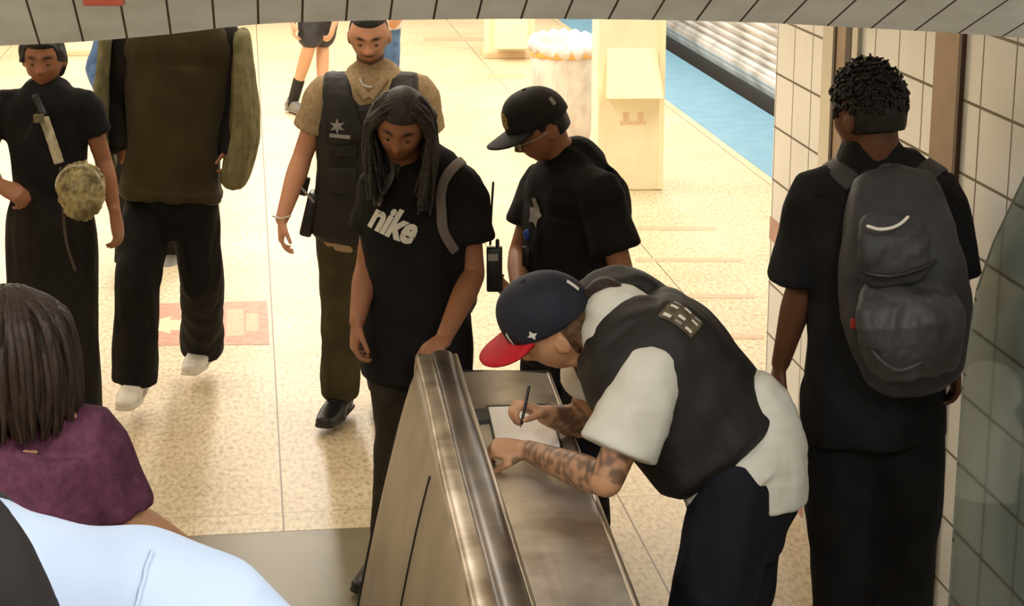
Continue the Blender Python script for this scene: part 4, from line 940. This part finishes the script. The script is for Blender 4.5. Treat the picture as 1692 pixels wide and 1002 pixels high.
# print
decal('shirt_print', text_shape('nike', .135, shear=.22, bold=.0055, sx=.74, spacing=.96), at(660, 358, Y), (-.15, -1, 0), (.36, 0, .93), M['white_mark'], p.root, tee4, .003)
decal('chest_mark', rect_shape(.026, .022), at(705, 331, Y), (0, -1, 0), (0, 0, 1), mat('dim print', (.035, .025, .03), .7), p.root, tee4)
p.cloth('trousers', [p.pelvis(.014), p.leg('a', (.10, .092, .082, .080, .076), .96), p.leg('b', (.10, .092, .082, .080, .076), .96)], 'dark_olive', amp=.008, freq=12, seed=32, stretch=(1, 1, .5))
for e in 'ab': p.shoe(e, 'black_shoe', L=.32, w=.056)
def dreads():
    rng = random.Random(5); ps = []
    V, F = ellipsoid((0, 0, 0), (1, 1, 1), n=64, k=40); V = np.array(V); Q = V*np.array([.088, .106, .126])+np.array([0, -.006, .004])
    hl = np.where(Q[:, 1] > .02, Q[:, 2]-.052, Q[:, 2]+.07); w = np.clip(hl/.01, 0, 1); w = w*np.where((Q[:, 1] > .0) & (Q[:, 2] < .05), 0, 1)
    Q = Q*(.82+.18*w)[:, None]; ps.append((Q*p.hs@p.R.T+np.asarray(tuple(J['hd'])), F))
    for i in range(150):
        t = rng.uniform(-math.pi*.97, math.pi*.97); el = rng.uniform(.05, 1.35)           # t=0 at the back
        x, y, z = math.sin(t)*math.cos(el), -math.cos(t)*math.cos(el), math.sin(el)
        if y > .55 and z < .75: continue
        s0 = p.hl(x*.086, y*.104-.006, z*.124+.004)
        out = (s0-J['hd']).normalized(); sidex = 1 if x > 0 else -1
        if y > .25: out = (out+Vector(p.R[:, 0])*sidex*.9).normalized()
        L = rng.uniform(.24, .36); l1 = p.hl((sidex*.100 if y > -.2 else x*.105), y*.108-.01 if y < .3 else .045, -.005)
        if y > -.3: l1 = p.hl(sidex*rng.uniform(.090, .108), min(.062, y*.10+.005), rng.uniform(-.02, .02))
        else: l1 = p.hl(x*.112, y*.118, rng.uniform(-.03, .02))
        ctr = J['nk']; l2 = l1+Vector((sidex*rng.uniform(-.01, .02), rng.uniform(-.02, .02), -.10)); l3 = l2+Vector((sidex*rng.uniform(0, .035), rng.uniform(-.03, .02), -L*.45+.02))
        if el > 1.0: mid = (s0+l1)/2+(s0-J['hd']).normalized()*.022
        else: mid = (s0+l1)/2+out*.010
        ps.append(loft([s0-out*.012, mid, l1, l2, l3], [.0065, .0085, .0085, .008, .0055], n=8, m=3))
    V, F = merge(ps); link('dreadlocks', mesh_from(V, F), M['hair_grey'], p.root)
dreads()
bk = root('backpack', (at(730, 400, 6.62)[0], 6.62, at(730, 500, 6.62)[2]), 'dark backpack with grey straps on the back of the dreadlocked person', 'backpack')
c = at(722, 400, 6.62); link('bag_body', union([loft([c-Vector((0, 0, .22)), c-Vector((0, 0, .05)), c+Vector((0, 0, .16))], [.14, .15, .12], [.07, .09, .06], side=(1, 0, 0), n=30, m=4, pw=3)], .008, 2), M['charcoal'], bk)
ribbon([at(762, 268, 6.42), at(742, 285, 6.3), at(729, 312, 6.25), at(726, 345, 6.25), at(736, 385, 6.25), at(752, 415, 6.3)], .017, .006, 'strap_grey', bk, tee4, 'shoulder_strap', .005)
ribbon([at(645, 262, 6.42), at(628, 280, 6.3), at(619, 305, 6.25), at(616, 340, 6.27)], .015, .006, 'strap_grey', bk, tee4, 'shoulder_strap', .005)

# ---------------------------------------------------------------- capped man with a radio
Y = 6.65
J = dict(hd=at(893, 212, Y-.02), nk=at(955, 272, Y+.02), sa=at(898, 300, Y+.17), sb=at(990, 318, Y-.17), ea=at(858, 420, Y+.12), wa=at(858, 490, 6.50), eb=at(1028, 450, 6.42), wb=at(915, 505, 6.28),
         hpa=at(905, 545, Y+.10), hpb=at(985, 545, Y-.06), ka=at(900, 700, Y+.05), kb=at(965, 700, Y-.08), aa=at(905, 868, 6.7), ab=at(970, 872, 6.6))
p = Person(J, 'person in black ball cap, glasses and black tee standing side-on behind the writer', (-.88, -.30, -.46), (-.30, -.1, .9), skin='brown', hs=1.02, bw=.98, bd=1.12,
           hands={'a': dict(dir=at(800, 470, 6.42)-at(858, 490, 6.50), palm=(0, -.3, 1), curl=.45, mirror=1), 'b': dict(dir=(-1, .1, 0), palm=(0, .2, 1), curl=.5)}, toes={'a': (-1, -.5, 0), 'b': (-1, -.6, 0)}, vox=.0055)
w5 = p
tee5 = p.cloth('tee', [p.torso(.026, .03, hemflare=.01, ends=(.12, 1)), p.sleeve('a', .62, .078, .090), p.sleeve('b', .72, .082, .094)], 'black_cloth', amp=.006, freq=9, seed=41, vox=.009)
p.cloth('trousers', [p.pelvis(.014), p.leg('a', (.10, .095, .085, .082, .08), .97), p.leg('b', (.10, .095, .085, .082, .08), .97)], 'navy_black', amp=.008, freq=12, seed=42, stretch=(1, 1, .5))
for e in 'ab': p.shoe(e, 'black_shoe', L=.31, w=.056)
p.hair_cap(lambda Q: np.where(Q[:, 1] > .03, -1, np.where(Q[:, 1] > -.04, Q[:, 2]+.000, Q[:, 2]+.045)), 'hair_black', r=(.0795, .0985, .120), noise=.0012)
cp = p.cap('cap_black', 'cap_black', big=1.06, brim_len=.082)
fx = Vector(p.R[:, 1]); rx_ = Vector(p.R[:, 0]); ux = Vector(p.R[:, 2])
decal('front_emblem', blob_shape([(-.028, -.022), (.028, -.022), (.032, .012), (.016, .030), (-.014, .030), (-.031, .010)]), p.hl(.0, .10, .085), fx*1.0-rx_*.35, ux, M['gold'], cp, cp, .003)
decal('side_emblem', rect_shape(.018, .026), p.hl(-.06, -.055, .085), -rx_*.8-fx*.35, ux, M['grey_mark'], cp, cp, .002)
for e in (-1, 1):
    ring = [p.hl(e*.033+.021*math.cos(t), .104, -.002+.017*math.sin(t)) for t in np.linspace(0, 2*math.pi, 17)]
    g = link('glasses_rim', mesh_from(*loft(ring, .002, n=8, m=2)), M['silver'], p.root); 
    link('lens', mesh_from(*ellipsoid(p.hl(e*.033, .104, -.002), (.020, .0015, .016), p.R)), M['glass'], g)
    arc([p.hl(e*.054, .103, .0), p.hl(e*.080, .05, .0), p.hl(e*.083, -.01, -.0)], .0018, 'silver', p.root, 'glasses_arm')
hb, nn = pix_hit(tee5, 885, 356)
decal('chest_badge', star_shape(5, .044, .026), hb, nn, (.25, -.1, 1), M['grey_mark'], p.root, tee5, .005)
decal('chest_tag', rect_shape(.026, .040), hb+Vector((-.012, 0, .042)), nn, (-.3, 0, 1), M['grey_mark'], p.root, tee5, .004)
t = pix_hit(tee5, 872, 388)[0]
if t is None: t = at(853, 385, Y-.1)
link('blue_light', mesh_from(*ellipsoid(t, (.016, .012, .020))), M['blue_dot'], p.root)
link('shoulder_mic', bevel_mesh(mesh_from(*box(t+Vector((.004, -.004, -.075)), (.024, .018, .036))), .006), M['plastic'], p.root)
arc([t+Vector((0, -.01, -.11)), t+Vector((-.02, -.05, -.17)), t+Vector((.04, -.04, -.21)), t+Vector((.08, -.01, -.15))], .004, 'plastic', p.root, 'mic_cord')
# radio in the hand
rd = root('handheld_radio', at(818, 480, 6.40), 'black two-way radio with thin antenna in the hand of the black-capped person', 'radio')
c = at(817, 440, 6.40); link('radio_body', bevel_mesh(mesh_from(*box(c+Vector((0, 0, -.01)), (.027, .019, .078))), .007), M['plastic'], rd)
arc([at(810, 404, 6.40), at(812, 350, 6.40), at(815, 302, 6.41)], .0042, 'plastic', rd, 'antenna')
link('knob', mesh_from(*loft([at(822, 406, 6.40), at(822, 398, 6.40)], .007, n=12)), M['plastic'], rd)
link('display', bevel_mesh(mesh_from(*box(c+Vector((-.005, -.0185, .035)), (.017, .002, .012))), .001), M['grey_mark'], rd)

# ---------------------------------------------------------------- the leaning writer
J = dict(hd=at(918, 543, 4.86), nk=at(1024, 532, 4.82), sa=at(1010, 520, 4.99), sb=at(1078, 612, 4.64), ea=at(962, 700, 5.16), wa=at(902, 686, 5.05), eb=at(1002, 795, 4.56), wb=at(872, 745, 4.86),
         hpa=at(1238, 765, 4.88), hpb=at(1216, 800, 4.66), ka=at(1205, 1050, 4.92), kb=at(1160, 1070, 4.60), aa=at(1190, 1290, 4.95), ab=at(1150, 1325, 4.66))
TAT = lin(74, 64, 52)
p = Person(J, 'person in red-brimmed navy cap, white tee and black vest bent over writing', (-.84, .08, -.55), (-.50, -.22, .84), skin='tan', hs=1.04, bw=1.05, bd=1.12,
           hands={'a': dict(dir=at(858, 668, 5.02)-at(902, 686, 5.05), palm=(.1, -.2, -1), curl=.85, mirror=1, spread=.05), 'b': dict(dir=(-1, .12, .05), palm=(0, .35, -1), curl=.6, mirror=1, spread=.08)}, toes={'a': (-1, .1, 0), 'b': (-1, .1, 0)}, vox=.0048,
           tattoo=((J['eb'], J['wb'], .062, TAT), (J['ea'], J['wa'], .062, TAT), (J['sb']+(J['eb']-J['sb'])*.55, J['eb']+Vector((0, 0, .0)), .06, lin(58, 54, 50))), limb=1.06, base=(.55, 4.8, 0), hair_col=(.03, .02, .012))
w6 = p
tee6 = p.cloth('white_tee', [p.torso(.024, -.10, ends=(.6, 1)), loft([p.hip+Vector((-.0, 0, .13)), p.hip+Vector((.01, 0, .04)), p.hip+Vector((.004, 0, -.045))], [.165, .182, .186], [.15, .160, .165], side=(.15, -1, 0), n=32, m=4, ends=(1, .12)), p.sleeve('a', .60, .085, .095), p.sleeve('b', .72, .086, .104)], 'white_tee', amp=.0055, freq=11, seed=51, vox=.008, stretch=(1, 1, 1))
ax6 = (J['nk']-p.hip).normalized(); up6 = p.sd_top.cross(ax6); up6 = up6 if up6.z > 0 else -up6; up6.normalize()
vp = [vest(p, .048, .20, .92, w_top=.90, d=1.04)]
for sgn_ in (-1, 1):
    q = p.sh+p.sd_top*sgn_*.112
    vp.append(loft([q-ax6*.16+up6*.135, q-ax6*.02+up6*.138, q+ax6*.075+up6*.105, q+ax6*.118+up6*.015, q+ax6*.08-up6*.10, q-ax6*.05-up6*.15], [.055, .062, .062, .060, .055, .055], .024, side=p.sd_top, n=24, m=4, pw=3))
v6 = p.cloth('vest', vp, 'vest', amp=.006, freq=9, seed=52, vox=.008)
p.cloth('trousers', [loft([p.hip-Vector((0, 0, .13)), p.hip-Vector((0, 0, .06)), p.hip+Vector((0, 0, .02))], [.15, .176, .172], [.125, .152, .150], side=(.15, -1, 0), n=28, m=3, ends=(1, .3)), p.leg('a', (.108, .110, .100, .10, .10), .97), p.leg('b', (.108, .110, .100, .10, .10), .97)], 'navy_black', amp=.010, freq=9, seed=53, stretch=(1, 1, .5))
for e in 'ab': p.shoe(e, 'black_shoe', L=.31, w=.056)
cp = p.cap('cap_navy', 'cap_red', big=1.10, brim_len=.084, z0=.042)
fx = Vector(p.R[:, 1]); rx_ = Vector(p.R[:, 0]); ux = Vector(p.R[:, 2])
decal('side_emblem', star_shape(4, .015, .007), p.hl(-.08, .035, .062), -rx_+fx*.1, ux, M['white_mark'], cp, cp, .002)
decal('back_emblem', rect_shape(.012, .034), p.hl(-.02, -.10, .09), -fx-rx_*.6, ux, M['white_mark'], cp, cp, .002)
decal('front_edge_mark', blob_shape([(-.006, -.03), (.008, -.03), (.004, .03), (-.006, .02)]), p.hl(-.045, .09, .058), fx-rx_*.6, ux, M['white_mark'], cp, cp, .002)
# straight brown hair at the nape, dark tail behind
p.hair_cap(lambda Q: np.where(Q[:, 1] > -.02, -1, Q[:, 2]+.075), 'hair_mid', r=(.082, .104, .122), noise=.002, freq=90)
hd = []
rng = random.Random(3)
for i in range(46):
    t = rng.uniform(-1.25, 1.25); s0 = p.hl(math.sin(t)*.080, -math.cos(t)*.098, rng.uniform(-.02, .02)); dn = p.hl(math.sin(t)*.070, -math.cos(t)*.085-.012, -.075)
    e_ = dn+(J['nk']-dn)*.25+Vector((rng.uniform(-.02, .01), rng.uniform(-.02, .02), rng.uniform(-.035, -.01)))
    hd.append(loft([s0, (s0+dn)/2-fx*.008, dn-fx*.004, e_], [.007, .0085, .008, .004], n=8, m=3))
V, F = merge(hd); link('nape_hair', mesh_from(V, F), M['hair_mid'], p.root)
tl = p.hl(-.01, -.115, .035); tail = [tl, tl+Vector((.045, 0, .02)), tl+Vector((.085, .0, -.015)), tl+Vector((.10, -.02, -.07))]
link('ponytail', mesh_from(*loft(tail, [.020, .034, .030, .012], n=16, m=5)), M['hair_brown'], p.root)
# marks on the back of the vest: three short rows of worn letters
ccx, nb = pix_hit(v6, 1128, 524)
if ccx is not None:
    u6 = ax6; s6 = u6.cross(nb).normalized()
    pt = decal('back_patch', rect_shape(.075, .100), ccx, nb, u6, M['khaki_mark'], p.root, v6, .004)
    for r_ in range(3):
        for k_ in range(4):
            if (r_, k_) in ((0, 1), (1, 2), (2, 1)): continue
            decal('patch_letter', rect_shape(.010, .020), ccx+u6*(.034-.034*r_)+s6*(-.027+.018*k_), nb, u6, M['white_mark'] if (r_+k_) % 2 == 0 else M['grey_mark'], p.root, v6, .007, 1)
# book of forms, pen, black slab
tb = root('ticket_book', atz(838, 700, .94), 'white form pad with a dark cover on the steel deck under the writing hand', 'notebook')
def flat_quad(name, pts, z, th, m, parent):
    P_ = [atz(x, y, z) for x, y in pts]; V = [tuple(q) for q in P_]+[tuple(q-Vector((0, 0, th))) for q in P_]
    return link(name, mesh_from(V, [(3, 2, 1, 0), (4, 5, 6, 7), (0, 1, 5, 4), (1, 2, 6, 5), (2, 3, 7, 6), (3, 0, 4, 7)]), M[m], parent, smooth=False)
flat_quad('paper', [(807, 673), (905, 670), (925, 735), (822, 740)], .952, .008, 'paper', tb)
flat_quad('cover', [(803, 670), (909, 667), (930, 738), (818, 744)], .943, .006, 'plastic', tb)
ph = root('phone', atz(788, 686, .94), 'small dark phone lying on the steel deck beside the form pad', 'phone')
flat_quad('phone_body', [(772, 676), (806, 675), (811, 696), (780, 698)], .944, .009, 'plastic', ph)
flat_quad('screen', [(775, 678), (803, 677), (808, 694), (782, 696)], .9455, .001, 'charcoal', ph)
pn = root('pen', at(868, 690, 5.0), 'thin dark pen held in the hand of the leaning writer', 'pen')
arc([at(862, 700, 4.97), at(874, 640, 5.0)], .0042, 'plastic', pn, 'barrel'); arc([at(860, 706, 4.97), at(862, 700, 4.97)], .002, 'silver', pn, 'tip')

# ---------------------------------------------------------------- man with a grey backpack, seen from behind
Y = 5.2
J = dict(hd=at(1434, 190, Y), nk=at(1440, 272, Y+.0), sa=at(1353, 318, Y), sb=at(1542, 318, Y), ea=at(1325, 470, Y+.02), wa=at(1290, 600, Y+.10), eb=at(1568, 470, Y-.04), wb=at(1576, 595, Y-.04),
         hpa=at(1392, 640, Y), hpb=at(1492, 640, Y), ka=at(1396, 900, Y+.05), kb=at(1486, 905, Y-.02), aa=at(1395, 1155, Y+.05), ab=at(1475, 1165, Y-.02))
p = Person(J, 'person in all black with short curly hair, seen from behind beside the tiled wall', (-.62, .78, -.16), (0, 0, 1), skin='dark', hs=1.06, toes={'a': (-.1, 1, 0), 'b': (.1, 1, 0)}, hands={'a': dict(palm=(1, 0, 0), curl=.4), 'b': dict(palm=(-1, 0, 0), curl=.4)}, vox=.0055)
w7 = p
tee7 = p.cloth('tee', [p.torso(.030, .05, hemflare=.015, ends=(.12, 1)), p.sleeve('a', .95, .082, .098), p.sleeve('b', .95, .082, .098)], 'black_cloth', amp=.008, freq=8, seed=61, vox=.009)
p.cloth('trousers', [p.pelvis(.03), p.leg('a', (.120, .120, .106, .100, .092), .97), p.leg('b', (.120, .120, .106, .100, .092), .97)], 'black_cloth', amp=.009, freq=9, seed=62, stretch=(1, 1, .4))
for e in 'ab': p.shoe(e, 'black_shoe', L=.31, w=.056)
p.hair_cap(lambda Q: np.where(Q[:, 1] > .0, Q[:, 2]-.045+.3*0, Q[:, 2]+.055), 'hair_black', r=(.083, .102, .124), noise=.0015, freq=120)
cu = []; rng = random.Random(8)
for i in range(420):
    u, v = rng.random(), rng.random(); th = 2*math.pi*u; el = math.asin(rng.uniform(.02, 1)); x, y, z = math.cos(th)*math.cos(el), math.sin(th)*math.cos(el), math.sin(el)
    if y > .5 and z < .45: continue
    if z < .25 and rng.random() < .5: continue
    s0 = Vector(p.hl(x*.082, y*.100-.005, z*.120+.004)); o = (s0-J['hd']).normalized(); L = rng.uniform(.010, .026)*(.4+.9*z); a = Vector((rng.uniform(-1, 1), rng.uniform(-1, 1), rng.uniform(-1, 1))); b_ = o.cross(a).normalized(); c_ = o.cross(b_)
    pts = [s0-o*.01]+[s0+o*L*k/6+(b_*math.cos(k*1.5)+c_*math.sin(k*1.5))*.007 for k in range(1, 7)]
    cu.append(loft(pts, [.006, .0065, .0065, .006, .0055, .0045, .003], n=6, m=1))
V, F = merge(cu); link('curls', mesh_from(V, F), M['hair_black'], p.root)
c0 = at(1478, 322, Y-.18); c1 = at(1490, 450, Y-.24); c2 = at(1506, 590, Y-.24)
bp7 = root('backpack', (c2.x, c2.y, c2.z), 'large charcoal backpack with a curved pale trim line, beside the tiled wall', 'backpack')
body = union([loft([c0+Vector((0, .02, .0)), c0+(c1-c0)*.5, c1, c1+(c2-c1)*.55, c2], [.120, .150, .166, .170, .145], [.075, .105, .125, .135, .105], side=(1, .02, 0), n=40, m=5, pw=2.8)], .008, 2)
folds(body, .008, 10, 71, (1, 1, .5)); bb = link('bag_body', body, M['charcoal'], bp7)
q0 = at(1480, 372, 4.84); q1 = at(1480, 452, 4.82)
pk = union([loft([at(1474, 368, 4.86), at(1476, 410, 4.83), at(1478, 456, 4.83)], [.085, .092, .088], [.03, .035, .03], side=(1, 0, 0), n=28, m=4, pw=3.2)], .006, 2); folds(pk, .004, 20, 72); link('upper_pocket', pk, M['charcoal'], bp7)
pk = union([loft([at(1500, 480, 4.86), at(1506, 535, 4.79), at(1510, 600, 4.83)], [.120, .142, .115], [.04, .06, .045], side=(1, .02, 0), n=32, m=4, pw=3.0)], .006, 2); folds(pk, .008, 18, 73, (1.4, 1, .5)); pkt = link('lower_pocket', pk, M['charcoal_lt'], bp7)
arc([at(1434, 374, 4.78), at(1452, 379, 4.77), at(1472, 377, 4.77), at(1488, 370, 4.78), at(1500, 359, 4.80)], .0042, 'white_mark', bp7, 'pale_trim')
arc([at(1424, 448, 4.79), at(1446, 455, 4.77), at(1480, 456, 4.77), at(1520, 445, 4.79), at(1545, 432, 4.82)], .006, 'plastic', bp7, 'zipper')
arc([at(1430, 560, 4.78), at(1452, 592, 4.75), at(1484, 612, 4.75), at(1520, 600, 4.76), at(1556, 578, 4.80)], .005, 'charcoal_lt', bp7, 'piping')
link('zipper_pull', bevel_mesh(mesh_from(*box(at(1411, 535, 4.86), (.009, .006, .014))), .003), M['red_pull'], bp7)
for (x0, x1, lb) in ((1400, 1375, 'a'), (1520, 1552, 'b')):
    ribbon([at(x0+10*(1 if x1 < x0 else -1), 300, Y-.12), at((x0+x1)/2, 286, Y-.02), at(x1, 292, Y+.08), at(x1, 330, Y+.15), at(x1+4, 400, Y+.17)], .028, .008, 'charcoal', bp7, tee7, 'shoulder_strap', .007)
link('haul_loop', mesh_from(*loft([at(1452, 290, Y-.14), at(1458, 276, Y-.15), at(1472, 274, Y-.15), at(1482, 288, Y-.14)], .007, n=10, m=4)), M['charcoal'], bp7)

# ---------------------------------------------------------------- woman in plum top, near left
Y = 3.6
g = lambda x, y, z: Vector((x, y, z))
nk = at(26, 712, Y); cx = nk.x
J = dict(hd=at(22, 585, Y+.02), nk=nk, sa=at(-118, 742, Y), sb=at(150, 722, Y), ea=at(-150, 930, Y), wa=at(-90, 1010, Y+.25), eb=at(196, 850, Y+.03), wb=at(330, 925, Y+.20),
         hpa=g(cx-.09, Y, .93), hpb=g(cx+.09, Y, .93), ka=g(cx-.10, Y+.02, .50), kb=g(cx+.10, Y-.02, .50), aa=g(cx-.10, Y, .09), ab=g(cx+.10, Y-.03, .09))
p = Person(J, 'person with dark brown bob and plum knit top, back turned, at the lower left', (-.25, .95, -.1), skin='tan', hs=1.0, bw=.92, bd=.95, toes={'a': (0, 1, 0), 'b': (0, 1, 0)}, vox=.0055, limb=.95, hands={'a': {}, 'b': dict(palm=(0, .3, -1), curl=.4)})
w8 = p
p.cloth('plum_top', [p.torso(.020, .02, ends=(.12, 1)), p.sleeve('a', .78, .066, .074), p.sleeve('b', .92, .066, .075)], 'purple', amp=.007, freq=14, seed=81, vox=.008)
p.cloth('trousers', [p.pelvis(.014), p.leg('a'), p.leg('b')], 'black_cloth', amp=.006, seed=82)
for e in 'ab': p.shoe(e, 'black_shoe')
hs_ = []; rng = random.Random(11)
V, F = ellipsoid((0, 0, 0), (1, 1, 1), n=64, k=40); V = np.array(V); Q = V*np.array([.098, .115, .134])+np.array([0, -.012, .006]); w_ = np.clip(np.where(Q[:, 1] > .03, Q[:, 2]-.06, Q[:, 2]+.11)/.012, 0, 1); Q = Q*(.8+.2*w_)[:, None]
hs_.append((Q@p.R.T+np.asarray(tuple(J['hd'])), F))
for i in range(260):
    t = rng.uniform(-2.35, 2.35); el = rng.uniform(-.1, 1.45); x, y, z = math.sin(t)*math.cos(el), -math.cos(t)*math.cos(el), math.sin(el)
    s0 = p.hl(x*.094, y*.111-.012, z*.130+.006); r_ = rng.uniform(.98, 1.12)
    m1 = p.hl(math.sin(t)*.107*r_, -math.cos(t)*.120*r_-.01, .03); m2 = p.hl(math.sin(t)*.112*r_, -math.cos(t)*.118*r_-.01, -.06); m3 = p.hl(math.sin(t)*.094*r_+rng.uniform(-.015, .015), -math.cos(t)*.098*r_-.01, -.125-rng.uniform(0, .030))
    if el > .7: pts = [s0, (s0+m1)/2+(s0-J['hd']).normalized()*.018, m1, m2, m3]
    else: pts = [s0, m1*.6+s0*.4, m2, m3]
    hs_.append(loft(pts, [.006]+[.0085]*(len(pts)-2)+[.003], n=7, m=3))
V, F = merge(hs_); link('bobbed_hair', mesh_from(V, F), M['hair_brown'], p.root)

# ---------------------------------------------------------------- pale-blue-shirted person right in front, lower left
Y = 1.06
J = dict(hd=g(-.51, Y+.08, 2.50), nk=g(-.42, Y+.02, 2.262), sa=g(-.61, Y, 2.17), sb=g(-.198, Y, 2.180), ea=g(-.66, Y+.02, 1.93), wa=g(-.62, Y+.2, 1.73), eb=g(-.155, Y+.03, 1.92), wb=g(-.20, Y+.22, 1.75),
         hpa=g(-.50, Y, 1.68), hpb=g(-.32, Y, 1.68), ka=g(-.50, Y+.03, 1.26), kb=g(-.32, Y+.03, 1.26), aa=g(-.50, Y, .89), ab=g(-.32, Y, .89))
p = Person(J, 'person in a pale blue shirt, only one shoulder showing in the lower left corner', (-.3, .95, -.1), skin='tan', toes={'a': (0, 1, 0), 'b': (0, 1, 0)}, vox=.006, base=(-.41, Y, .8))
w9 = p
s9 = p.cloth('pale_shirt', [p.torso(.022, .04, ends=(.12, 1)), loft([p.sh+(J['sb']-p.sh)*.3, J['sb']+g(-.01, 0, .0), J['sb']+(J['eb']-J['sb'])*.5, J['sb']+(J['eb']-J['sb'])*.85], [.084, .090, .092, .094], n=28, m=5, ends=(1, .1)), p.sleeve('a', .85, .078, .085),
     loft([J['nk']+g(0, 0, -.03), J['sb']+g(0, 0, .025)], [.075, .058], n=24, m=4)], 'blue_white', amp=.0035, freq=9, seed=91, vox=.006, smooth=8)
arc([at(262, 872, Y-.02), at(250, 905, Y-.06), at(228, 950, Y-.09), at(206, 1010, Y-.10)], .0012, 'blue_white', p.root, 'shirt_seam', target=s9, off=.001)
p.cloth('trousers', [p.pelvis(.014), p.leg('a'), p.leg('b')], 'black_cloth', amp=.006, seed=92)
for e in 'ab': p.shoe(e, 'black_shoe')
p.hair_cap(lambda Q: Q[:, 2]-np.where(Q[:, 1] > 0, .05, -.05), 'hair_black')
b9 = root('backpack', (-.42, .88, 1.8), 'plain black backpack on the pale-blue-shirted person in the lower left corner', 'backpack')
bb9 = union([loft([g(-.372, .86, 1.88), g(-.372, .85, 2.04), g(-.372, .85, 2.20), g(-.378, .86, 2.334)], [.17, .182, .182, .150], [.07, .09, .09, .06], side=(1, 0, 0), n=40, m=6, pw=2.7)], .006, 3); folds(bb9, .004, 14, 5); b9b = link('bag_body', bb9, M['black_knit'], b9)
ribbon([g(-.36, .95, 2.2), g(-.35, 1.03, 2.26), g(-.35, 1.12, 2.22), g(-.35, 1.2, 2.1)], .028, .007, 'vest', b9, s9, 'shoulder_strap', .006)

# ---------------------------------------------------------------- walkers farther along the platform
def walker(label, J, cloths, skin='tan', fwd=(0, -1, 0), shoe='grey_shoe', toes=None, group=None, vox=.010):
    p = Person(J, label, fwd, skin=skin, vox=vox, toes=toes or {}, hand_s=1.1)
    p.hair_cap(lambda Q: Q[:, 2]-np.where(Q[:, 1] > 0, .05, -.05), 'hair_brown')
    for c_ in cloths(p): p.cloth(*c_[:3], vox=.012, amp=.006, seed=c_[3])
    for e in 'ab': p.shoe(e, shoe)
    return p
def quick(px, Yc, hipy, foota, footb, knee, sh, wide, tilt=0):
    pass
Y = 16.2
J = dict(hd=at(528, -112, Y), nk=at(528, -78, Y), sa=at(490, -66, Y), sb=at(566, -66, Y), ea=at(480, -8, Y), wa=at(484, 38, Y-.1), eb=at(566, -8, Y), wb=at(552, 40, Y-.1),
         hpa=at(514, 5, Y), hpb=at(540, 5, Y), ka=at(512, 74, Y-.05), kb=at(533, 72, Y+.1), aa=at(483, 168, Y+.12), ab=at(533, 176, Y))
p = walker('distant bare-legged person in shorts and dark socks, beyond the officer in the tan shirt', J, lambda p: [('dark_top', [p.torso(.02, .02, ends=(.12, 1)), p.sleeve('a', .6), p.sleeve('b', .6)], 'vest', 101), ('shorts', [p.pelvis(.02), loft([J['hpa'], J['ka']+(J['hpa']-J['ka'])*.22], [.11, .11], n=20), loft([J['hpb'], J['kb']+(J['hpb']-J['kb'])*.22], [.11, .11], n=20)], 'charcoal', 102)], toes={'a': (.45, -.6, 0), 'b': (.1, -1, 0)}, skin='light')
for e in 'ab': link('sock', mesh_from(*loft([J['k'+e]+(J['a'+e]-J['k'+e])*.62, J['a'+e]+Vector((0, 0, -.02))], [.050, .046], n=16, m=3)), M['vest'], p.root)
Y = 10.6
J = dict(hd=at(228, -10, Y), nk=at(228, 45, Y), sa=at(180, 62, Y), sb=at(276, 62, Y), ea=at(163, 110, Y), wa=at(170, 155, Y-.1), eb=at(290, 125, Y), wb=at(280, 180, Y-.1),
         hpa=at(212, 205, Y), hpb=at(252, 205, Y), ka=at(212, 315, Y), kb=at(270, 310, Y+.2), aa=at(212, 432, Y), ab=at(286, 415, Y+.5))
walker('person in a blue jacket almost hidden behind the tall walker in olive', J, lambda p: [('blue_jacket', [p.torso(.03, .02, ends=(.12, 1)), p.sleeve('a', .9, .075, .075, full=True), p.sleeve('b', .9, .075, .075, full=True)], 'blue_cloth', 103), ('trousers', [p.pelvis(.015), p.leg('a'), p.leg('b')], 'black_knit', 104)], toes={'a': (0, -1, 0), 'b': (0, -1, 0)})
Y = 14.5
J = dict(hd=at(632, -134, Y), nk=at(632, -92, Y), sa=at(590, -80, Y), sb=at(672, -80, Y), ea=at(582, -25, Y), wa=at(590, 20, Y-.1), eb=at(682, -25, Y), wb=at(664, 15, Y-.1),
         hpa=at(616, 20, Y), hpb=at(642, 20, Y), ka=at(614, 120, Y), kb=at(642, 118, Y+.1), aa=at(612, 236, Y), ab=at(640, 226, Y+.2))
walker('distant person in blue jeans standing directly behind the head of the officer', J, lambda p: [('grey_top', [p.torso(.02, .02, ends=(.12, 1)), p.sleeve('a', .6), p.sleeve('b', .6)], 'white_tee', 105), ('jeans', [p.pelvis(.015), p.leg('a'), p.leg('b')], 'blue_cloth', 106)], toes={'a': (0, -1, 0), 'b': (0, -1, 0)})
